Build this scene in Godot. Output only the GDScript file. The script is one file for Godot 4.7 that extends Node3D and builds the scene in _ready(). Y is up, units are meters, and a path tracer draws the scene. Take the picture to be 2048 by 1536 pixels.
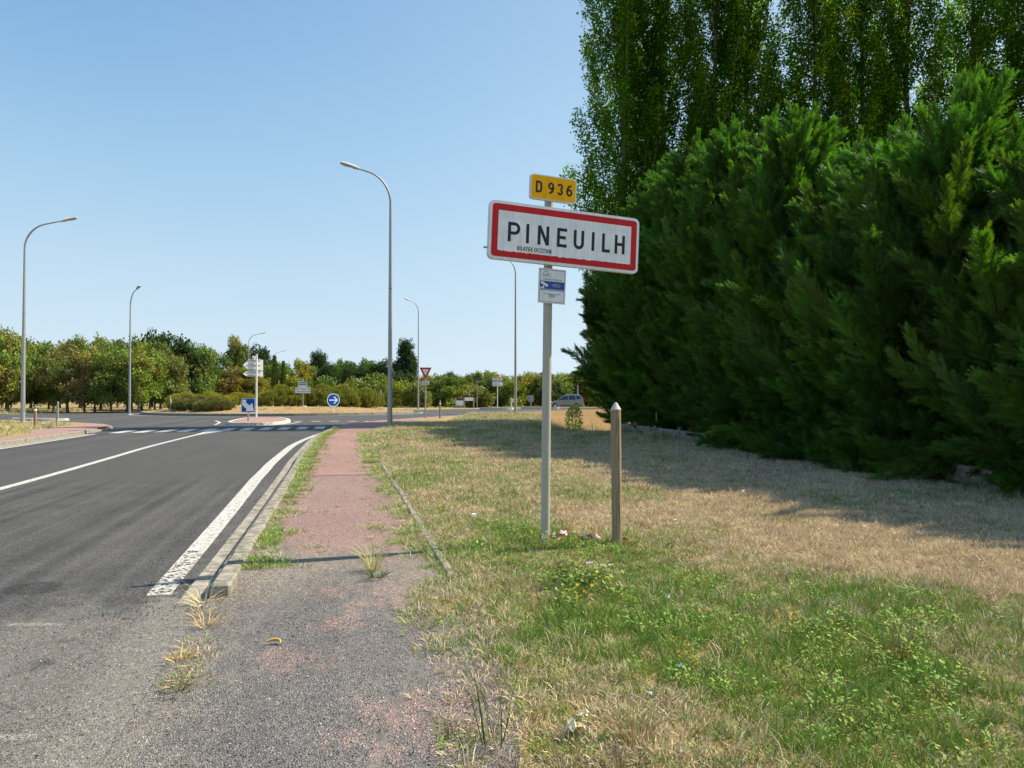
extends Node3D
# A town sign on a grass verge beside a road that runs into a roundabout, late summer, clear sky. Units are metres, the camera stands on the footpath.

# ------------------------------------------------------------------ mesh builder
class MB:
	var v := PackedVector3Array()
	var n := PackedVector3Array()
	var c := PackedColorArray()
	var u := PackedVector2Array()
	var w := PackedVector2Array()
	var col := Color.WHITE
	func t3(a: Vector3, b: Vector3, d: Vector3, na: Vector3, nb: Vector3, nd: Vector3) -> void:
		if (d - a).cross(b - a).dot(na + nb + nd) < 0.0:
			v.append(a); v.append(d); v.append(b)
			n.append(na); n.append(nd); n.append(nb)
		else:
			v.append(a); v.append(b); v.append(d)
			n.append(na); n.append(nb); n.append(nd)
		c.append(col); c.append(col); c.append(col)
	func tri(a: Vector3, b: Vector3, d: Vector3, nn: Vector3) -> void:
		t3(a, b, d, nn, nn, nn)
	func leaf(a: Vector3, b: Vector3, d: Vector3) -> void:
		var nn := (d - a).cross(b - a).normalized()
		v.append(a); v.append(b); v.append(d)
		n.append(nn); n.append(nn); n.append(nn)
		c.append(col); c.append(col); c.append(col)
	func quad(a: Vector3, b: Vector3, d: Vector3, e: Vector3, nn: Vector3) -> void:
		tri(a, b, d, nn)
		tri(a, d, e, nn)
	func box(ctr: Vector3, size: Vector3, bs := Basis()) -> void:
		var h := size * 0.5
		for ax in 3:
			for s in [-1.0, 1.0]:
				var nn := Vector3.ZERO
				nn[ax] = s
				var p := Vector3.ZERO
				var q := Vector3.ZERO
				p[(ax + 1) % 3] = h[(ax + 1) % 3]
				q[(ax + 2) % 3] = h[(ax + 2) % 3]
				var o := nn * h[ax]
				quad(ctr + bs * (o - p - q), ctr + bs * (o + p - q), ctr + bs * (o + p + q), ctr + bs * (o - p + q), bs * nn)
	# a box whose vertical and top edges are cut by b
	func chamfer_box(ctr: Vector3, size: Vector3, b: float, bs := Basis()) -> void:
		var h := size * 0.5
		var pl := []
		for k in 4:
			var sx := -1.0 if k == 0 or k == 3 else 1.0
			var sz := -1.0 if k < 2 else 1.0
			var first := Vector2(sx * (h.x - b), sz * h.z)
			var second := Vector2(sx * h.x, sz * (h.z - b))
			if k % 2 == 0:
				pl.append(second if k == 0 else second)
				pl.append(first)
			else:
				pl.append(first)
				pl.append(second)
		var m := pl.size()
		for k in m:
			var p: Vector2 = pl[k]
			var q: Vector2 = pl[(k + 1) % m]
			var nn := Vector3((p + q).x, 0, (p + q).y)
			var e := q - p
			nn = Vector3(e.y, 0, -e.x).normalized()
			if nn.dot(Vector3((p + q).x, 0, (p + q).y)) < 0:
				nn = -nn
			var y1 := h.y - b
			quad(ctr + bs * Vector3(p.x, -h.y, p.y), ctr + bs * Vector3(q.x, -h.y, q.y), ctr + bs * Vector3(q.x, y1, q.y), ctr + bs * Vector3(p.x, y1, p.y), bs * nn)
			var f := 1.0 - b / maxf(h.x, 0.001)
			var g := 1.0 - b / maxf(h.z, 0.001)
			var pt := Vector3(p.x * f, h.y, p.y * g)
			var qt := Vector3(q.x * f, h.y, q.y * g)
			quad(ctr + bs * Vector3(p.x, y1, p.y), ctr + bs * Vector3(q.x, y1, q.y), ctr + bs * qt, ctr + bs * pt, bs * (nn + Vector3.UP).normalized())
			tri(ctr + bs * Vector3(0, h.y, 0), ctr + bs * pt, ctr + bs * qt, bs * Vector3.UP)
	func tube(pts: Array, rad: Array, sides := 12, cap := true) -> void:
		var rings := []
		var norms := []
		var up := Vector3.FORWARD
		for i in pts.size():
			var d: Vector3 = (pts[mini(i + 1, pts.size() - 1)] - pts[maxi(i - 1, 0)]).normalized()
			var x := up.cross(d)
			if x.length() < 0.05:
				x = Vector3.RIGHT.cross(d)
			x = x.normalized()
			var y := d.cross(x).normalized()
			up = d.cross(x) * -1.0
			up = y
			var r := PackedVector3Array()
			var m := PackedVector3Array()
			for k in sides:
				var a := TAU * k / sides
				var o := x * cos(a) + y * sin(a)
				r.append(pts[i] + o * float(rad[i]))
				m.append(o)
			rings.append(r)
			norms.append(m)
			up = y
		for i in pts.size() - 1:
			for k in sides:
				var l := (k + 1) % sides
				t3(rings[i][k], rings[i][l], rings[i + 1][l], norms[i][k], norms[i][l], norms[i + 1][l])
				t3(rings[i][k], rings[i + 1][l], rings[i + 1][k], norms[i][k], norms[i + 1][l], norms[i + 1][k])
		if cap:
			for i in [0, pts.size() - 1]:
				var d: Vector3 = (pts[1] - pts[0]) if i == 0 else (pts[i] - pts[i - 1])
				d = -d.normalized() if i == 0 else d.normalized()
				for k in sides:
					tri(pts[i], rings[i][k], rings[i][(k + 1) % sides], d)
	# profile: [radius, height] pairs turned about y
	func lathe(o: Vector3, prof: Array, sides := 20) -> void:
		for i in prof.size() - 1:
			var a: Vector2 = prof[i]
			var b: Vector2 = prof[i + 1]
			var sl := Vector2(b.y - a.y, a.x - b.x).normalized()
			for k in sides:
				var p := TAU * k / sides
				var q := TAU * (k + 1) / sides
				var np := Vector3(cos(p) * sl.x, sl.y, sin(p) * sl.x)
				var nq := Vector3(cos(q) * sl.x, sl.y, sin(q) * sl.x)
				var a0 := o + Vector3(cos(p) * a.x, a.y, sin(p) * a.x)
				var a1 := o + Vector3(cos(q) * a.x, a.y, sin(q) * a.x)
				var b0 := o + Vector3(cos(p) * b.x, b.y, sin(p) * b.x)
				var b1 := o + Vector3(cos(q) * b.x, b.y, sin(q) * b.x)
				if a.x > 0.0:
					t3(a0, a1, b1, np, nq, nq)
				if b.x > 0.0:
					t3(a0, b1, b0, np, nq, np)
	# flat polygon in the xy plane at z, facing +z
	func flat(poly: PackedVector2Array, z := 0.0, back := false) -> void:
		var id := Geometry2D.triangulate_polygon(poly)
		var nn := Vector3(0, 0, -1 if back else 1)
		for i in range(0, id.size(), 3):
			tri(Vector3(poly[id[i]].x, poly[id[i]].y, z), Vector3(poly[id[i + 1]].x, poly[id[i + 1]].y, z), Vector3(poly[id[i + 2]].x, poly[id[i + 2]].y, z), nn)
	func extrude(poly: PackedVector2Array, z0: float, z1: float) -> void:
		flat(poly, z1)
		flat(poly, z0, true)
		var s := 1.0 if Geometry2D.is_polygon_clockwise(poly) else -1.0
		for i in poly.size():
			var a := poly[i]
			var b := poly[(i + 1) % poly.size()]
			var e := (b - a).normalized()
			var nn := Vector3(-e.y, e.x, 0) * s
			quad(Vector3(a.x, a.y, z0), Vector3(b.x, b.y, z0), Vector3(b.x, b.y, z1), Vector3(a.x, a.y, z1), nn)
	# a line of even width drawn in the xy plane, mitred
	func stroke(p: PackedVector2Array, th: float, z: float, closed := false) -> void:
		var m := p.size()
		var l := PackedVector2Array()
		var r := PackedVector2Array()
		for i in m:
			var a := p[(i - 1 + m) % m] if closed or i > 0 else p[i]
			var b := p[(i + 1) % m] if closed or i < m - 1 else p[i]
			var d0 := (p[i] - a).normalized() if a != p[i] else (b - p[i]).normalized()
			var d1 := (b - p[i]).normalized() if b != p[i] else d0
			var nn := (Vector2(-d0.y, d0.x) + Vector2(-d1.y, d1.x)).normalized()
			var k := th * 0.5 / maxf(nn.dot(Vector2(-d0.y, d0.x)), 0.35)
			l.append(p[i] + nn * k)
			r.append(p[i] - nn * k)
		for i in (m if closed else m - 1):
			var j := (i + 1) % m
			quad(Vector3(l[i].x, l[i].y, z), Vector3(l[j].x, l[j].y, z), Vector3(r[j].x, r[j].y, z), Vector3(r[i].x, r[i].y, z), Vector3(0, 0, 1))
	func mesh(m: Material) -> ArrayMesh:
		var a := []
		a.resize(Mesh.ARRAY_MAX)
		a[Mesh.ARRAY_VERTEX] = v
		a[Mesh.ARRAY_NORMAL] = n
		a[Mesh.ARRAY_COLOR] = c
		if u.size() == v.size():
			a[Mesh.ARRAY_TEX_UV] = u
		if w.size() == v.size():
			a[Mesh.ARRAY_TEX_UV2] = w
		var r := ArrayMesh.new()
		r.add_surface_from_arrays(Mesh.PRIMITIVE_TRIANGLES, a)
		r.surface_set_material(0, m)
		return r

# ------------------------------------------------------------------ nodes
var taken := {}
var M := {}

func numbered(called: String) -> String:
	var k: int = taken.get(called, -1) + 1
	taken[called] = k
	return called if k == 0 else "%s_%03d" % [called, k]

func tag(o: Node3D, label: String, category := "", group := "", kind := "") -> Node3D:
	o.set_meta("label", label)
	if category: o.set_meta("category", category)
	if group: o.set_meta("group", group)
	if kind: o.set_meta("kind", kind)
	return o

func thing(called: String, label: String, category: String, at := Vector3.ZERO, turn := 0.0, group := "") -> Node3D:
	var o := Node3D.new()
	o.name = numbered(called)
	add_child(o)
	o.position = at
	o.rotation.y = turn
	tag(o, label, category, group)
	return o

func obj(called: String, m: Mesh, parent: Node3D = null) -> MeshInstance3D:
	var o := MeshInstance3D.new()
	o.mesh = m
	if parent == null:
		o.name = numbered(called)
		add_child(o)
	else:
		o.name = called
		parent.add_child(o, true)
	return o

func part(called: String, b: MB, m: Material, parent: Node3D = null) -> MeshInstance3D:
	return obj(called, b.mesh(m), parent)

func many(called: String, m: Mesh, where: Array, tints: Array, parent: Node3D = null, mat: Material = null) -> MultiMeshInstance3D:
	var mm := MultiMesh.new()
	mm.transform_format = MultiMesh.TRANSFORM_3D
	mm.use_colors = true
	mm.mesh = m
	mm.instance_count = where.size()
	for i in where.size():
		mm.set_instance_transform(i, where[i])
		mm.set_instance_color(i, tints[i] if tints.size() else Color.WHITE)
	return many_of(called, mm, parent, mat)

func many_of(called: String, mm: MultiMesh, parent: Node3D = null, mat: Material = null) -> MultiMeshInstance3D:
	var o := MultiMeshInstance3D.new()
	o.multimesh = mm
	if mat: o.material_override = mat
	if parent == null:
		o.name = numbered(called)
		add_child(o)
	else:
		o.name = called
		parent.add_child(o, true)
	o.set_meta("kind", "stuff")
	return o

func lin(r: float, g: float, b: float) -> Color:
	return Color(r, g, b).linear_to_srgb()

func mat(called: String, colour: Color, rough := 0.8, metal := 0.0, spec := 0.5) -> StandardMaterial3D:
	var m := StandardMaterial3D.new()
	m.resource_name = called
	m.albedo_color = colour
	m.roughness = rough
	m.metallic = metal
	m.metallic_specular = spec
	M[called] = m
	return m

func rg(s: int) -> RandomNumberGenerator:
	var r := RandomNumberGenerator.new()
	r.seed = s
	return r

func noise(s: int, f: float, oct := 3) -> FastNoiseLite:
	var q := FastNoiseLite.new()
	q.seed = s
	q.noise_type = FastNoiseLite.TYPE_SIMPLEX_SMOOTH
	q.frequency = f
	q.fractal_octaves = oct
	return q

func rrect(w: float, h: float, r: float, seg := 6) -> PackedVector2Array:
	var p := PackedVector2Array()
	for k in 4:
		var cx := (w * 0.5 - r) * (1 if k == 0 or k == 3 else -1)
		var cy := (h * 0.5 - r) * (1 if k < 2 else -1)
		for i in seg + 1:
			var a := PI * 0.5 * (k + float(i) / seg)
			p.append(Vector2(cx + cos(a) * r, cy + sin(a) * r))
	return p

func arc(cx: float, cy: float, rx: float, ry: float, a0: float, a1: float, k := 12) -> PackedVector2Array:
	var p := PackedVector2Array()
	for i in k + 1:
		var a := deg_to_rad(lerpf(a0, a1, float(i) / k))
		p.append(Vector2(cx + cos(a) * rx, cy + sin(a) * ry))
	return p

func disc(r: float, k := 32) -> PackedVector2Array:
	var p := arc(0, 0, r, r, 0, 360, k)
	p.remove_at(p.size() - 1)
	return p

func spline(pts: Array, step: float) -> PackedVector2Array:
	var out := PackedVector2Array()
	for i in pts.size() - 1:
		var p0: Vector2 = pts[maxi(i - 1, 0)]
		var p1: Vector2 = pts[i]
		var p2: Vector2 = pts[i + 1]
		var p3: Vector2 = pts[mini(i + 2, pts.size() - 1)]
		var k := maxi(1, int(ceil(p1.distance_to(p2) / step)))
		for j in k:
			out.append(p1.cubic_interpolate(p2, p0, p3, float(j) / k))
	out.append(pts[-1])
	return out

# the curve moved sideways; positive to its right when one walks along it in the xz plane
func beside(p: PackedVector2Array, off: Array) -> PackedVector2Array:
	var out := PackedVector2Array()
	for i in p.size():
		var d := (p[mini(i + 1, p.size() - 1)] - p[maxi(i - 1, 0)]).normalized()
		out.append(p[i] + Vector2(-d.y, d.x) * float(off[i]))
	return out

func same(p: PackedVector2Array, x: float) -> Array:
	var a := []
	a.resize(p.size())
	a.fill(x)
	return a

# a strip between two curves at given heights; uv in metres of x and z
func strip(b: MB, l: PackedVector2Array, r: PackedVector2Array, yl: float, yr: float) -> void:
	for i in l.size() - 1:
		b.quad(Vector3(l[i].x, yl, l[i].y), Vector3(l[i + 1].x, yl, l[i + 1].y), Vector3(r[i + 1].x, yr, r[i + 1].y), Vector3(r[i].x, yr, r[i].y), Vector3.UP)

func ground_uv(b: MB) -> void:
	b.u.resize(b.v.size())
	for i in b.v.size():
		b.u[i] = Vector2(b.v[i].x, b.v[i].z)

func ground_poly(b: MB, poly: PackedVector2Array, y: float) -> void:
	var id := Geometry2D.triangulate_polygon(poly)
	for i in range(0, id.size(), 3):
		b.tri(Vector3(poly[id[i]].x, y, poly[id[i]].y), Vector3(poly[id[i + 1]].x, y, poly[id[i + 1]].y), Vector3(poly[id[i + 2]].x, y, poly[id[i + 2]].y), Vector3.UP)

# ------------------------------------------------------------------ textures
func tex(im: Image) -> ImageTexture:
	return ImageTexture.create_from_image(im)

# aggregate: stones of random tone, one value per cell; returns grey bytes
func cells(size: int, f: float, s: int) -> PackedByteArray:
	var q := FastNoiseLite.new()
	q.seed = s
	q.noise_type = FastNoiseLite.TYPE_CELLULAR
	q.cellular_return_type = FastNoiseLite.RETURN_CELL_VALUE
	q.cellular_jitter = 1.0
	q.frequency = f
	q.fractal_type = FastNoiseLite.FRACTAL_NONE
	return q.get_seamless_image(size, size, false, false, 0.1, false).get_data()

func cell_edges(size: int, f: float, s: int) -> PackedByteArray:
	var q := FastNoiseLite.new()
	q.seed = s
	q.noise_type = FastNoiseLite.TYPE_CELLULAR
	q.cellular_return_type = FastNoiseLite.RETURN_DISTANCE
	q.cellular_jitter = 1.0
	q.frequency = f
	q.fractal_type = FastNoiseLite.FRACTAL_NONE
	return q.get_seamless_image(size, size, false, false, 0.1, true).get_data()

func soft(size: int, f: float, s: int, oct := 4) -> PackedByteArray:
	return noise(s, f, oct).get_seamless_image(size, size, false, false, 0.1, true).get_data()

func rgb_image(w: int, h: int, d: PackedByteArray) -> Image:
	return Image.create_from_data(w, h, false, Image.FORMAT_RGB8, d)

var asphalt_tile: ImageTexture
var asphalt_relief: ImageTexture

func make_asphalt_tile() -> void:
	var s := 1024
	var a := cells(s, 0.17, 11)
	var b := soft(s, 0.02, 12)
	var e := cell_edges(s, 0.17, 11)
	var r := rg(13)
	var d := PackedByteArray()
	d.resize(s * s * 3)
	var hd := PackedByteArray()
	hd.resize(s * s)
	for i in s * s:
		var x := 158.0 + (a[i] - 128) * 0.2 + (b[i] - 128) * 0.12 + r.randf_range(-14, 14)
		var k := a[i]
		if k > 242: x += 42.0
		if k < 15: x -= 60.0
		var warm := 6.0 if k % 7 < 3 else -3.0
		d[i * 3] = clampi(int(x + warm), 8, 255)
		d[i * 3 + 1] = clampi(int(x + warm * 0.4), 8, 255)
		d[i * 3 + 2] = clampi(int(x - warm * 0.8), 8, 255)
		hd[i] = clampi(255 - int(e[i] * 1.1) + (k >> 2), 0, 255)
	asphalt_tile = tex(rgb_image(s, s, d))
	asphalt_relief = tex(Image.create_from_data(s, s, false, Image.FORMAT_L8, hd))

var gravel_tile: ImageTexture
var gravel_relief: ImageTexture

func make_gravel_tile() -> void:
	var s := 1024
	var a := cells(s, 0.2, 21)
	var e := cell_edges(s, 0.2, 21)
	var b := soft(s, 0.012, 22)
	var r := rg(23)
	var d := PackedByteArray()
	d.resize(s * s * 3)
	var hd := PackedByteArray()
	hd.resize(s * s)
	for i in s * s:
		var k := a[i]
		var cr := 182.0
		var cg := 142.0
		var cb := 130.0
		if k % 5 == 0:
			cr = 156; cg = 108; cb = 98
		elif k % 5 == 1:
			cr = 200; cg = 168; cb = 156
		elif k % 11 == 3:
			cr = 118; cg = 92; cb = 88
		elif k % 13 == 5:
			cr = 206; cg = 186; cb = 170
		var x := (b[i] - 128) * 0.14 + r.randf_range(-9, 9) + (k - 128) * 0.12
		d[i * 3] = clampi(int(cr + x), 0, 255)
		d[i * 3 + 1] = clampi(int(cg + x), 0, 255)
		d[i * 3 + 2] = clampi(int(cb + x), 0, 255)
		hd[i] = clampi(255 - int(e[i] * 1.2), 0, 255)
	gravel_tile = tex(rgb_image(s, s, d))
	gravel_relief = tex(Image.create_from_data(s, s, false, Image.FORMAT_L8, hd))

# bare soil under short straw: thousands of thin strokes
var thatch_tile: ImageTexture

func make_thatch_tile() -> void:
	var s := 768
	var b := soft(s, 0.02, 32)
	var r := rg(33)
	var d := PackedByteArray()
	d.resize(s * s * 3)
	for i in s * s:
		var x := (b[i] - 128) * 0.3 + r.randf_range(-16, 16)
		d[i * 3] = clampi(int(176 + x), 0, 255)
		d[i * 3 + 1] = clampi(int(158 + x), 0, 255)
		d[i * 3 + 2] = clampi(int(128 + x), 0, 255)
	for k in 15000:
		var x := r.randf() * s
		var y := r.randf() * s
		var an := r.randf() * TAU
		var dx := cos(an)
		var dy := sin(an)
		var len := r.randi_range(8, 34)
		var tone := r.randf_range(0.45, 1.25)
		var cr := int(minf(214 * tone, 252))
		var cg := int(minf(194 * tone, 244))
		var cb := int(minf(154 * tone, 226))
		if r.randf() < 0.22:
			cr = int(120 * tone); cg = int(134 * tone); cb = int(66 * tone)
		for j in len:
			var i := (posmod(int(y), s) * s + posmod(int(x), s)) * 3
			d[i] = cr
			d[i + 1] = cg
			d[i + 2] = cb
			x += dx
			y += dy
	thatch_tile = tex(rgb_image(s, s, d))

func concrete_mat(called: String, c: Color, s: int) -> StandardMaterial3D:
	var n := 256
	var b := soft(n, 0.02, s, 5)
	var f := soft(n, 0.12, s + 1, 2)
	var r := rg(s)
	var d := PackedByteArray()
	d.resize(n * n * 3)
	for i in n * n:
		var x := 205.0 + (b[i] - 128) * 0.42 + (f[i] - 128) * 0.22 + r.randf_range(-14, 14)
		if r.randf() < 0.012: x -= 70
		d[i * 3] = clampi(int(x), 0, 255)
		d[i * 3 + 1] = clampi(int(x * 0.985), 0, 255)
		d[i * 3 + 2] = clampi(int(x * 0.95), 0, 255)
	var m := mat(called, c, 0.92, 0.0, 0.3)
	m.albedo_texture = tex(rgb_image(n, n, d))
	m.uv1_triplanar = true
	m.uv1_world_triplanar = true
	m.uv1_scale = Vector3.ONE * 1.4
	return m

# long fibres along the length of a post
func wood_mat(called: String, c: Color, s: int) -> StandardMaterial3D:
	var w := 256
	var h := 512
	var q := noise(s, 0.03, 4)
	var q2 := noise(s + 1, 0.008, 2)
	var r := rg(s)
	var d := PackedByteArray()
	d.resize(w * h * 3)
	for y in h:
		for x in w:
			var bend := q2.get_noise_2d(x * 1.2, y * 0.5) * 26.0
			var ring := sin((x + bend) * 0.34 + q.get_noise_2d(x * 0.5, y * 0.06) * 3.0)
			var fib := q.get_noise_2d(x * 9.0, y * 0.22)
			var t := 190.0 + ring * 11.0 + fib * 40.0 + r.randf_range(-8, 8)
			var knot := Vector2((x - 150) / 16.0, (y - 320) / 22.0).length()
			if knot < 1.0: t -= 70.0 * (1.0 - knot * 0.5)
			var i := (y * w + x) * 3
			d[i] = clampi(int(t), 0, 255)
			d[i + 1] = clampi(int(t * 0.93 - maxf(-ring, 0.0) * 5.0), 0, 255)
			d[i + 2] = clampi(int(t * 0.83 - maxf(-ring, 0.0) * 10.0), 0, 255)
	var m := mat(called, c, 0.85, 0.0, 0.3)
	m.albedo_texture = tex(rgb_image(w, h, d))
	m.heightmap_enabled = true
	m.heightmap_scale = 0.15
	m.heightmap_texture = m.albedo_texture
	return m

# ------------------------------------------------------------------ sky
func sky_image() -> Image:
	var w := 512
	var h := 256
	var im := Image.create(w, h, false, Image.FORMAT_RGBF)
	var sun := Vector3(0.638, 0.743, -0.203).normalized()
	for y in h:
		var el := PI * 0.5 - PI * (y + 0.5) / h
		var s := sin(el)
		for x in w:
			var az := TAU * (x + 0.5) / w
			var c: Color
			if s >= 0.0:
				var d := Vector3(sin(az) * cos(el), s, -cos(az) * cos(el))
				var k := d.dot(sun)
				c = Color(0.06 + 0.67 * exp(-1.765 * s - 3.5 * s * s), 0.2 + 0.64 * exp(-0.626 * s - 3.8 * s * s), 0.45 + 0.48 * exp(0.02 * s - 2.9 * s * s))
				var f := pow(maxf(k - 0.1, 0.0), 1.5)
				c += Color(0.52, 0.48, 0.36) * f
				var glow := 1.4 * exp(-acos(clampf(k, -1, 1)) / 0.11)
				c += Color(1.0, 0.96, 0.88) * glow
			else:
				c = Color(0.15, 0.135, 0.1).lerp(Color(0.45, 0.5, 0.5), exp(s * 30.0))
			c = c * (1.0 / 1.5)
			c.a = 1.0
			im.set_pixel(x, y, c)
	return im

func set_up() -> void:
	var cam := Camera3D.new()
	cam.name = "camera"
	add_child(cam)
	cam.position = Vector3(0, 1.3, 0)
	cam.rotation_degrees = Vector3(1.03, 0, 0)
	cam.fov = rad_to_deg(2.0 * atan(768.0 / 1500.0))
	cam.near = 0.05
	cam.far = 1200.0
	cam.current = true
	var env := Environment.new()
	env.background_mode = Environment.BG_SKY
	var sm := PanoramaSkyMaterial.new()
	sm.panorama = tex(sky_image())
	var sky := Sky.new()
	sky.sky_material = sm
	env.sky = sky
	env.tonemap_mode = Environment.TONE_MAPPER_LINEAR
	env.tonemap_exposure = 1.5
	env.sdfgi_enabled = true
	env.ssao_enabled = true
	env.ssil_enabled = true
	var we := WorldEnvironment.new()
	we.name = "world"
	we.environment = env
	add_child(we)
	var sun := DirectionalLight3D.new()
	sun.name = "sun"
	sun.light_energy = 1.6
	sun.light_color = Color(1.0, 0.955, 0.87)
	sun.light_angular_distance = 0.5
	sun.shadow_enabled = true
	add_child(sun)
	sun.look_at_from_position(Vector3(0.638, 0.743, -0.203) * 50.0, Vector3.ZERO, Vector3.UP)

# ------------------------------------------------------------------ layout of the ground
var KR: PackedVector2Array          # right edge of the carriageway: kerb face, from behind the camera to the exit road
var KL: PackedVector2Array          # left edge of the carriageway
const CEN := Vector2(-19, -62.5)    # middle of the roundabout
const RI := 10.7
var krtab := PackedFloat32Array()
var nz_a := noise(101, 0.35, 3)
var nz_b := noise(102, 1.1, 3)
var nz_c := noise(103, 0.16, 2)

func lay_out() -> void:
	KR = spline([Vector2(1.75, 11), Vector2(0.6, 6), Vector2(-0.81, 0), Vector2(-1.97, -5.02), Vector2(-2.9, -9.1), Vector2(-3.83, -13.1), Vector2(-4.48, -15.88), Vector2(-6.25, -24.2), Vector2(-6.95, -28.7), Vector2(-7.36, -32.5), Vector2(-7.45, -35.6), Vector2(-7.2, -38.3), Vector2(-6.5, -41), Vector2(-5.3, -46), Vector2(-4.0, -49.6), Vector2(-2.3, -55), Vector2(-0.1, -61), Vector2(2.5, -67.2), Vector2(6, -73.5), Vector2(11, -79), Vector2(18, -82.5), Vector2(45, -88)], 0.5)
	KL = spline([Vector2(-6.2, 11), Vector2(-7.5, 6), Vector2(-9.2, -1), Vector2(-10.8, -8), Vector2(-12.3, -14.5), Vector2(-13.6, -20.1), Vector2(-14.35, -23.2), Vector2(-15.2, -26.6), Vector2(-15.9, -29.3), Vector2(-16.7, -31.4), Vector2(-18, -33.4), Vector2(-20.2, -35.6), Vector2(-24, -38.2), Vector2(-31, -41.5), Vector2(-50, -46.5), Vector2(-80, -52)], 0.6)
	for k in 220:
		var z := 10.0 - k * 0.25
		var best := 0.0
		for i in KR.size() - 1:
			if KR[i].y >= z and KR[i + 1].y <= z:
				best = lerpf(KR[i].x, KR[i + 1].x, (KR[i].y - z) / maxf(KR[i].y - KR[i + 1].y, 0.001))
				break
		krtab.append(best)

func kr_x(z: float) -> float:
	var f := clampf((10.0 - z) * 4.0, 0.0, krtab.size() - 1.01)
	var i := int(f)
	return lerpf(krtab[i], krtab[i + 1], f - i)

func path_width(z: float) -> float:
	if z > -24.0: return lerpf(1.5, 1.23, smoothstep(-5.2, -4.5, z))
	if z > -31.0: return lerpf(1.5, 2.2, smoothstep(-24.0, -31.0, z))
	if z > -38.0: return lerpf(2.2, 1.4, smoothstep(-31.0, -38.0, z))
	return lerpf(1.4, 0.6, smoothstep(-38.0, -62.0, z))

func edge_x(z: float) -> float:
	return kr_x(z) + path_width(z) * 1.026

func gh(x: float, z: float) -> float:
	var near := smoothstep(0.0, 0.8, x - edge_x(z)) if z > -36.0 else 1.0
	var y := lerpf(0.088, 0.1, near) + (nz_a.get_noise_2d(x, z) * 0.03 + nz_b.get_noise_2d(x, z) * 0.012) * near
	var along := smoothstep(-25.5, -31.0, z) * smoothstep(-57.0, -39.0, z)
	var across := smoothstep(0.2, 3.2, x + 0.06 * (z + 30.0))
	y -= 0.85 * along * across
	return y

# how green the grass is at a place, 0 straw to 1 fresh
func green(x: float, z: float) -> float:
	var g := 0.41 + nz_a.get_noise_2d(x * 2.2 + 40.0, z * 1.4) * 0.5 + nz_b.get_noise_2d(x + 9.0, z * 0.8) * 0.32
	var spots := [Vector4(0.75, -4.3, 1.3, 0.5), Vector4(1.9, -3.0, 1.0, 0.5), Vector4(0.35, -6.1, 0.75, 0.6), Vector4(-0.1, -7.2, 0.6, 0.3), Vector4(2.6, -4.2, 0.7, 0.35), Vector4(1.0, -9.4, 1.2, 0.25), Vector4(-1.2, -12.0, 1.5, 0.2), Vector4(2.9, -5.7, 1.3, -0.65), Vector4(4.6, -6.4, 1.8, -0.6), Vector4(0.1, -2.55, 0.36, -0.45), Vector4(-0.2, -3.3, 0.35, -0.5), Vector4(1.2, -7.6, 0.8, -0.3), Vector4(2.2, -8.6, 1.4, -0.4), Vector4(2.2, -2.75, 0.35, -0.5), Vector4(4, -12, 3, -0.4), Vector4(2.5, -16, 4, -0.3)]
	for q in spots:
		var dx: float = (x - q.x) / q.z
		var dz: float = (z - q.y) / q.z
		g += q.w * exp(-dx * dx - dz * dz)
	return clampf(g, 0.0, 1.0)

func paint(called: String, c: Color, holes: float, s: int) -> StandardMaterial3D:
	var n := 256
	var a := cells(n, 0.13, s)
	var b := soft(n, 0.03, s + 1)
	var r := rg(s)
	var d := PackedByteArray()
	d.resize(n * n * 4)
	for i in n * n:
		var x := 222 + (b[i] - 128) * 0.22 + r.randf_range(-16, 10)
		if a[i] > 238: x -= 60
		d[i * 4] = clampi(int(x), 0, 255)
		d[i * 4 + 1] = clampi(int(x * 0.985), 0, 255)
		d[i * 4 + 2] = clampi(int(x * 0.955), 0, 255)
		d[i * 4 + 3] = 0 if (a[i] / 255.0) * 0.55 + (b[i] / 255.0) * 0.45 < holes else 255
	var m := mat(called, c, 0.8, 0.0, 0.35)
	m.albedo_texture = tex(Image.create_from_data(n, n, false, Image.FORMAT_RGBA8, d))
	m.transparency = BaseMaterial3D.TRANSPARENCY_ALPHA_SCISSOR
	m.alpha_scissor_threshold = 0.5
	m.uv1_scale = Vector3(1.7, 1.7, 1)
	return m

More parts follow.
